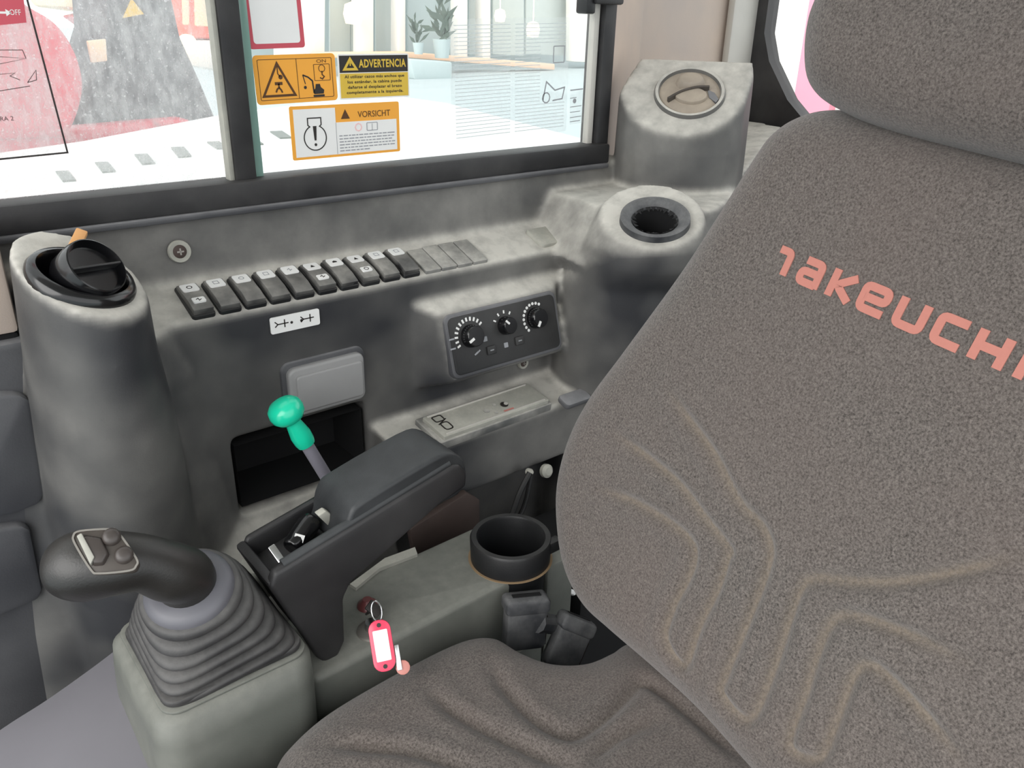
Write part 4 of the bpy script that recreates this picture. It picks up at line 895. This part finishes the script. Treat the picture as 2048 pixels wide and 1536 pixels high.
put_text(b, 'ADVERTENCIA', W_*.27, H_*.71, W_*.70, H_*.20, Fm, 0.0006, 0.03)
obj('heading', b, M['yellow'], t)
b = B()
for i, s in enumerate(('Al utilizar cazos más anchos que', 'los estándar, la cabina puede', 'dañarse al desplazar el brazo', 'completamente a la izquierda.')):
    wl_ = (0.88, 0.80, 0.80, 0.84)[i]
    put_text(b, s, W_*(0.5-wl_/2), H_*(0.47-0.125*i)-0.001, W_*wl_, H_*.095, Fm, 0.0005, 0.02)
obj('body_text', b, M['ink'], t)
# engine caution
Fm, W_, H_ = sticker_frame([(578, 214), (797, 202), (801, 303), (586, 321)], GY-0.004)
t = thing('engine_caution_sticker', 'orange edged white sticker with an engine symbol and German heading', 'sticker', Fm @ Vector((W_/2, 0, 0)))
b = B(); b.prism(rrect(0, 0, W_, H_, 0.002), Fm, -0.0006, 0.0); obj('label_base', b, M['orange'], t)
b = B(); b.prism([(W_*.03, H_*.05), (W_*.97, H_*.05), (W_*.97, H_*.66), (W_*.395, H_*.66), (W_*.395, H_*.94), (W_*.03, H_*.94)], Fm, 0, 0.0003); obj('white_field', b, M['white'], t)
b = B(); cx, cy, r = W_*.205, H_*.40, H_*.235
pts = [(cx+r*math.cos(a), cy+r*math.sin(a)) for a in [math.radians(64-308*k/30) for k in range(31)]]
pts = [(cx+W_*.058, cy+H_*.37), (cx+W_*.058, cy+H_*.24)]+pts+[(cx-W_*.058, cy+H_*.24), (cx-W_*.058, cy+H_*.37)]
for q in stroke(pts, 0.0011, True): b.prism(q, Fm, 0.0003, 0.0006)
b.prism([(cx-0.0010, cy-H_*.05), (cx+0.0010, cy-H_*.05), (cx+0.0020, cy+H_*.22), (cx-0.0020, cy+H_*.22)], Fm, 0.0003, 0.0006); b.prism(circ(cx, cy-H_*.13, 0.0015, 10), Fm, 0.0003, 0.0006); obj('engine_symbol', b, M['ink'], t)
b = B(); b.box((W_*.395, H_*.36, 0.0004), (0.0004, H_*.60, 0.0003), Fm); obj('divider', b, M['greyink'], t)
b = B(); b.prism([(W_*.445, H_*.72), (W_*.525, H_*.72), (W_*.485, H_*.90)], Fm, 0, 0.0004); put_text(b, 'VORSICHT', W_*.60, H_*.73, W_*.31, H_*.12, Fm, 0.0004); obj('heading', b, M['darkbrown_ink'], t)
b = B()
for q in stroke(rrect(W_*.68, H_*.47, W_*.78, H_*.62, 0.0006, 2), 0.0007, True)+stroke([(W_*.73, H_*.47), (W_*.73, H_*.60)], 0.0005): b.prism(q, Fm, 0.0003, 0.0006)
for i in range(6):
    x = W_*.42; y = H_*(.40-.058*i); xe = W_*(.93, .95, .92, .95, .95, .68)[i]
    while x < xe:
        l_ = random.uniform(0.002, 0.006); b.box((min(x+l_/2, xe), y, 0.0004), (l_, 0.0011, 0.0003), Fm); x += l_+0.0012
obj('fine_print', b, M['greyink'], t)
b = B(); [b.prism(q, Fm, 0.0003, 0.0006) for q in stroke(circ(W_*.60, H_*.545, 0.0038, 8), 0.0012, True)]; obj('pink_symbol', b, M['pinkink'], t)
# clear printed sheet with faint lines
Fm, W_, H_ = sticker_frame([(904, 38), (1140, 34), (1132, 262), (900, 290)], GY-0.004)
t = thing('clear_instruction_sheet', 'large clear instruction film with rows of faint print on the rear pane', 'sticker', Fm @ Vector((W_/2, 0, 0)))
b = B(); b.prism(rrect(0, 0, W_, H_, 0.002), Fm, -0.0006, 0.0); obj('film', b, M['film'], t)
for cx0, cx1 in ((0.03, 0.48), (0.52, 0.97)):
    b = B()
    for i in range(30):
        y = H_*(0.95-0.031*i)
        if cx0 > 0.5 and 5 < i < 22: xe_ = 0.74
        else: xe_ = cx1
        b.box((W_*(cx0+xe_)/2, y, 0.0002), (W_*(xe_-cx0), 0.0008, 0.0002), Fm)
    obj('print_column', b, M['faintink'], t)
b = B()
for q in stroke(rrect(W_*.86, H_*.62, W_*.96, H_*.76, 0.001, 2), 0.0012, True)+stroke([(W_*.77, H_*.30), (W_*.80, H_*.46), (W_*.88, H_*.38), (W_*.97, H_*.40), (W_*.95, H_*.30), (W_*.86, H_*.29)], 0.0016)+stroke(circ(W_*.80, H_*.32, 0.006, 10), 0.0014, True): b.prism(q, Fm, 0.0, 0.0004)
obj('line_drawing', b, M['greyink'], t)
Fm, W_, H_ = sticker_frame([(1142, 178), (1166, 176), (1164, 245), (1138, 250)], GY-0.004)
t = thing('clear_side_label', 'narrow clear label with faint dark print near the rear jamb', 'sticker', Fm @ Vector((W_/2, 0, 0)))
b = B(); b.prism(rrect(0, 0, W_, H_, 0.001), Fm, -0.0005, 0.0); obj('film', b, M['film'], t)
b = B()
for i, (f0, f1) in enumerate(((.97, 1), (.75, .5), (.5, .9), (.35, .8), (.2, .9), (.08, .8))): b.box((W_*f1/2, H_*f0, 0.0002), (W_*f1, 0.0014 if i == 0 else 0.0009, 0.0002), Fm)
b.prism(circ(W_*.35, H_*.66, 0.003, 10), Fm, 0, 0.0003); obj('print', b, M['greyink'], t)
# big sheet on the dusty front pane
FY = GY+0.0030
Fm, W_, H_ = sticker_frame([(-170, -36), (50, -36), (135, 306), (-150, 334)], FY)
P = [at(u, v, y=FY) for u, v in [(-180, 336), (135, 305), (45, -36), (-230, -36)]]
G = FR((0, FY, 0), (1, 0, 0), (0, 0, 1)); g2 = [(p.x, p.z) for p in P]
t = thing('front_pane_sheet', 'large clear sheet with dark edge lines and red corner on the dusty front pane', 'sticker', P[1])
b = B(); b.prism(g2, G, -0.0006, 0.0); obj('film', b, M['film'], t)
b = B()
for q in stroke([g2[0], g2[1], g2[2]], 0.0014): b.prism(q, G, 0.0, 0.0005)
obj('edge_line', b, M['ink'], t)
b = B(); r_ = [at(u, v, y=FY) for u, v in [(-120, 62), (53, 45), (42, -40), (-130, -40)]]; b.prism([(p.x, p.z) for p in r_], G, 0.0, 0.0004); obj('red_corner', b, M['redst'], t)
b = B(); a0 = at(20, 30, y=FY); a1 = at(40, 18, y=FY); put_text(b, 'OFF', a0.x, a0.z, a1.x-a0.x, a1.z-a0.z-0.0004, G, 0.0006)
a0 = at(0, 25, y=FY); b.prism([(a0.x-0.004, a0.z-0.0008), (a0.x+0.004, a0.z-0.0008), (a0.x+0.004, a0.z-0.0026), (a0.x+0.008, a0.z), (a0.x+0.004, a0.z+0.0026), (a0.x+0.004, a0.z+0.0008), (a0.x-0.004, a0.z+0.0008)], G, 0.0004, 0.0006); obj('arrow_text', b, M['white'], t)
b = B(); a0 = at(1, 242, y=FY); a1 = at(26, 232, y=FY); put_text(b, 'RA 2', a0.x, a0.z, a1.x-a0.x, a1.z-a0.z, G, 0.0003); obj('caption', b, M['ink'], t)
b = B()
for pth in ([(-20, 100), (45, 100)], [(-20, 112), (52, 117), (-20, 132)], [(-20, 150), (30, 146), (20, 152), (40, 160)], [(55, 165), (72, 140), (73, 160), (55, 165)], [(-20, 185), (60, 172)], [(45, 100), (52, 117)]):
    for q in stroke([((at(u, v, y=FY)).x, (at(u, v, y=FY)).z) for u, v in pth], 0.0005): b.prism(q, G, 0.0, 0.0003)
obj('line_drawing', b, M['ink'], t)

# ================================================================== OUTSIDE
def slab(name, pts, y, th, mat, parent=None, bevel=0.0, **k):
    P = [at(u, v, y=y) for u, v in pts]; b = B(); b.prism([(p.x, p.z) for p in P], FR((0, y, 0), (1, 0, 0), (0, 0, 1)), -th, 0.0)
    return obj(name, b, mat, parent, bevel=bevel, **k)
gnd = B(); gnd.box((0, 25, -1.60), (120, 70, 0.1)); go = obj('ground', gnd, M['ground']); go['kind'] = 'structure'
# own machine's white hood with a row of slots
HZ = -0.25
hd = thing('machine_hood', 'white engine hood with a row of slots right outside the window', 'hood', (0.6, 1.3, -0.5))
ho2 = [(-1.2, 0.86), (-1.2, 1.25), (-0.2, 1.55), (0.38, 1.83), (0.80, 2.15), (1.15, 2.32), (1.48, 2.36), (1.50, 2.1), (1.33, 1.31), (1.27, 0.98), (1.25, 0.86)]
b = B(); b.prism(ho2, None, -0.75, HZ); obj('cover', b, M['hood'], hd, bevel=0.03, seg=3)
for (u, v) in ((131, 352), (210, 334), (289, 318), (362, 304), (436, 290), (505, 282), (562, 269)):
    a = at(u, v, z=HZ+0.002); P = [at(u+du, v+dv, z=HZ+0.002) for du, dv in ((-20, -9), (6, -10), (21, 8), (-5, 10))]
    if u > 400: P = [at(u+du, v+dv, z=HZ+0.002) for du, dv in ((-22, -6), (2, -7), (22, 6), (-2, 7))]
    b = B(); b.prism([(p.x, p.y) for p in P], None, HZ-0.004, HZ+0.003); obj('slot', b, M['slot'], hd)
# red machine and dark boom beside it
rm = thing('red_machine', 'rounded red machine body seen through the dusty front pane', 'machine', at(60, 200, y=2.9))
red = [tuple(p) for p in spl([(-300, -260), (-60, -90), (40, 0), (110, 45), (150, 100), (168, 165), (160, 220), (140, 270), (118, 330), (60, 420), (-300, 460)], 5)]
slab('body', red, 2.7, 1.1, M['redm'], rm, bevel=0.05, seg=3)
slab('side_band', [(-200, 240), (150, 232), (130, 275), (-200, 290)], 2.69, 0.03, M['redm'], rm, bevel=0.01)
bo = thing('excavator_boom', 'dark dusty boom foot with a yellow triangle seen through the front pane', 'boom', at(300, 250, y=3.3))
slab('boom_plate', [(200, -120), (212, 60), (200, 100), (186, 150), (165, 240), (150, 330), (470, 330), (440, 250), (405, 165), (365, 75), (322, -120)], 3.2, 0.45, M['boom'], bo, bevel=0.03)
slab('warning_triangle', [(247, 36), (264, -2), (288, 28)], 3.185, 0.012, M['yellow'], bo)
slab('maker_plate', [(175, 82), (212, 78), (215, 122), (184, 126)], 3.18, 0.02, M['creamp'], bo, bevel=0.003)
rb = thing('red_beam', 'pale red beam lying low in front of the dark boom', 'beam', at(300, 260, y=3.0))
slab('beam', [(100, 262), (380, 238), (400, 262), (90, 300)], 3.0, 0.12, M['redm'], rb, bevel=0.02)
slab('beam_end', [(310, 242), (372, 240), (390, 250), (330, 262)], 2.98, 0.04, M['redm'], rb, bevel=0.01)
cb = thing('cream_cab', 'cream and red vehicle between red machine and dark boom', 'vehicle', at(160, 60, y=5.5))
slab('cab_panel', [(90, -90), (230, -90), (230, 30), (130, 16)], 5.2, 0.8, M['creamp'], cb, bevel=0.03)
slab('tail_lamp', [(150, 34), (200, 22), (204, 60), (196, 66)], 5.15, 0.3, M['redm'], cb, bevel=0.02)
tk = thing('orange_truck', 'orange-red truck with cream side panels behind the dark boom', 'truck', at(380, 120, y=6.2))
slab('body', [(300, -120), (480, -120), (480, 80), (330, 78)], 6.2, 1.6, M['orange_truck'], tk, bevel=0.05)
slab('side_panel', [(362, -60), (378, -60), (380, 50), (366, 50)], 6.19, 0.05, M['creamp'], tk, bevel=0.01)
slab('side_panel', [(388, -60), (445, -60), (445, 55), (390, 52)], 6.19, 0.05, M['creamp'], tk, bevel=0.01)
slab('bumper', [(350, 82), (480, 82), (480, 150), (360, 130)], 6.1, 0.5, M['bwall'], tk, bevel=0.04)
c = at(379, 88, y=5.95); b = B(); b.lathe([(0, 0.03), (0.04, 0.02), (0.06, -0.02), (0.06, -0.06)], FN(c, (0, -1, 0)), 20); obj('headlight', b, M['lamp'], tk)
# showroom building across the yard
BY = 20.0
bd = thing('showroom_building', 'pale showroom building with tall glazing and warm lamps across the yard', 'building', at(900, 135, y=BY))
slab('wall', [(470, -700), (1600, -700), (1600, 190), (470, 160)], BY+3.0, 0.4, M['bgrey'], bd)
slab('wall_panel', [(560, -500), (655, -500), (650, 132), (560, 130)], BY, 0.4, M['bwall'], bd, bevel=0.04)
for x0, x1, mt_ in ((660, 700, 'bwin'), (702, 722, 'bwin'), (752, 796, 'bwin'), (816, 916, 'bgrey'), (940, 966, 'bwin'), (986, 1048, 'bwin'), (1052, 1150, 'bwin')):
    slab('window_pane', [(x0, -450), (x1, -450), (x1, 112), (x0, 108)], BY+0.6, 0.06, M[mt_], bd)
for x0, x1 in ((722, 750), (798, 814), (918, 938), (968, 984), (1150, 1240)):
    slab('column', [(x0, -500), (x1, -500), (x1-2, 128), (x0-2, 124)], BY-0.1, 0.4, M['bwall'], bd, bevel=0.05)
slab('kerb', [(640, 106), (820, 104), (1110, 128), (1110, 140), (820, 116), (640, 116)], BY-0.6, 0.5, M['salmon'], bd, bevel=0.03)
for u, v, r in ((706, 28, 0.24), (1000, 32, 0.16), (1066, 60, 0.20)):
    c = at(u, v, y=BY-0.4); b = B(); b.lathe([(0, r*1.2), (r*0.8, r*0.9), (r, 0), (r*0.8, -r*0.9), (0, -r)], FN(c, (0, 0, 1)), 20); b.tube([c+Vector((0, 0, r)), c+Vector((0, 0, 2.2))], 0.015, 6); lo_ = obj('hanging_lamp', b, M['lamp'], bd, smooth=60)
def plant(u, v, s, lab):
    t = thing('potted_plant', lab, 'plant', at(u, v+30, y=BY-1.2)); c = at(u, v, y=BY-1.2)
    b = B()
    for k in range(26):
        a = random.uniform(0, 6.28); el = random.uniform(0.2, 1.4); d = Vector((math.cos(a)*math.cos(el), math.sin(a)*math.cos(el)*0.6, math.sin(el)))
        p = c+Vector((random.uniform(-.2, .2), random.uniform(-.15, .15), random.uniform(-.5, .4)))*s; sd = d.cross(Vector((0, 1, 0.2))).normalized()*0.07*s; L_ = random.uniform(.35, .7)*s
        b.add([p, p+d*L_*.5+sd, p+d*L_, p+d*L_*.5-sd], [(0, 1, 2, 3)])
    obj('foliage', b, M['plant'], t, smooth=0)
    b = B(); b.lathe([(0, -0.9), (0.18, -0.9), (0.24, -0.45), (0.2, -0.45), (0, -0.5)], T(c) @ Matrix.Scale(s, 4), 16); obj('pot', b, M['bgrey'], t)
plant(883, 40, 1.0, 'tall dark leafy plant against the showroom wall'); plant(836, 62, 0.6, 'lower spreading plant in front of the showroom glazing')
b = B(); P = [at(u, v, y=BY-2) for u, v in [(820, 118), (905, 124), (905, 165), (830, 160)]]; b.prism([(p.x, p.z) for p in P], FR((0, BY-2, 0), (1, 0, 0), (0, 0, 1)), -0.6, 0); tag(obj('stone_planter', b, M['bgrey'], bevel=0.05), 'grey block planter in front of the showroom', 'planter')
# behind the rear window
rc = thing('pink_container', 'pink-red container wall seen through the rear window', 'container', (4.4, 1.6, -1.5))
b = B(); b.box((4.6, 1.8, -0.3), (0.4, 3.6, 2.6)); obj('side', b, M['bwall'], rc, bevel=0.03)
for k in range(7):
    b = B(); b.box((4.38, 2.66-0.34*k, -0.3), (0.08, 0.24, 2.5)); obj('rib', b, M['pinkw'], rc, bevel=0.02)
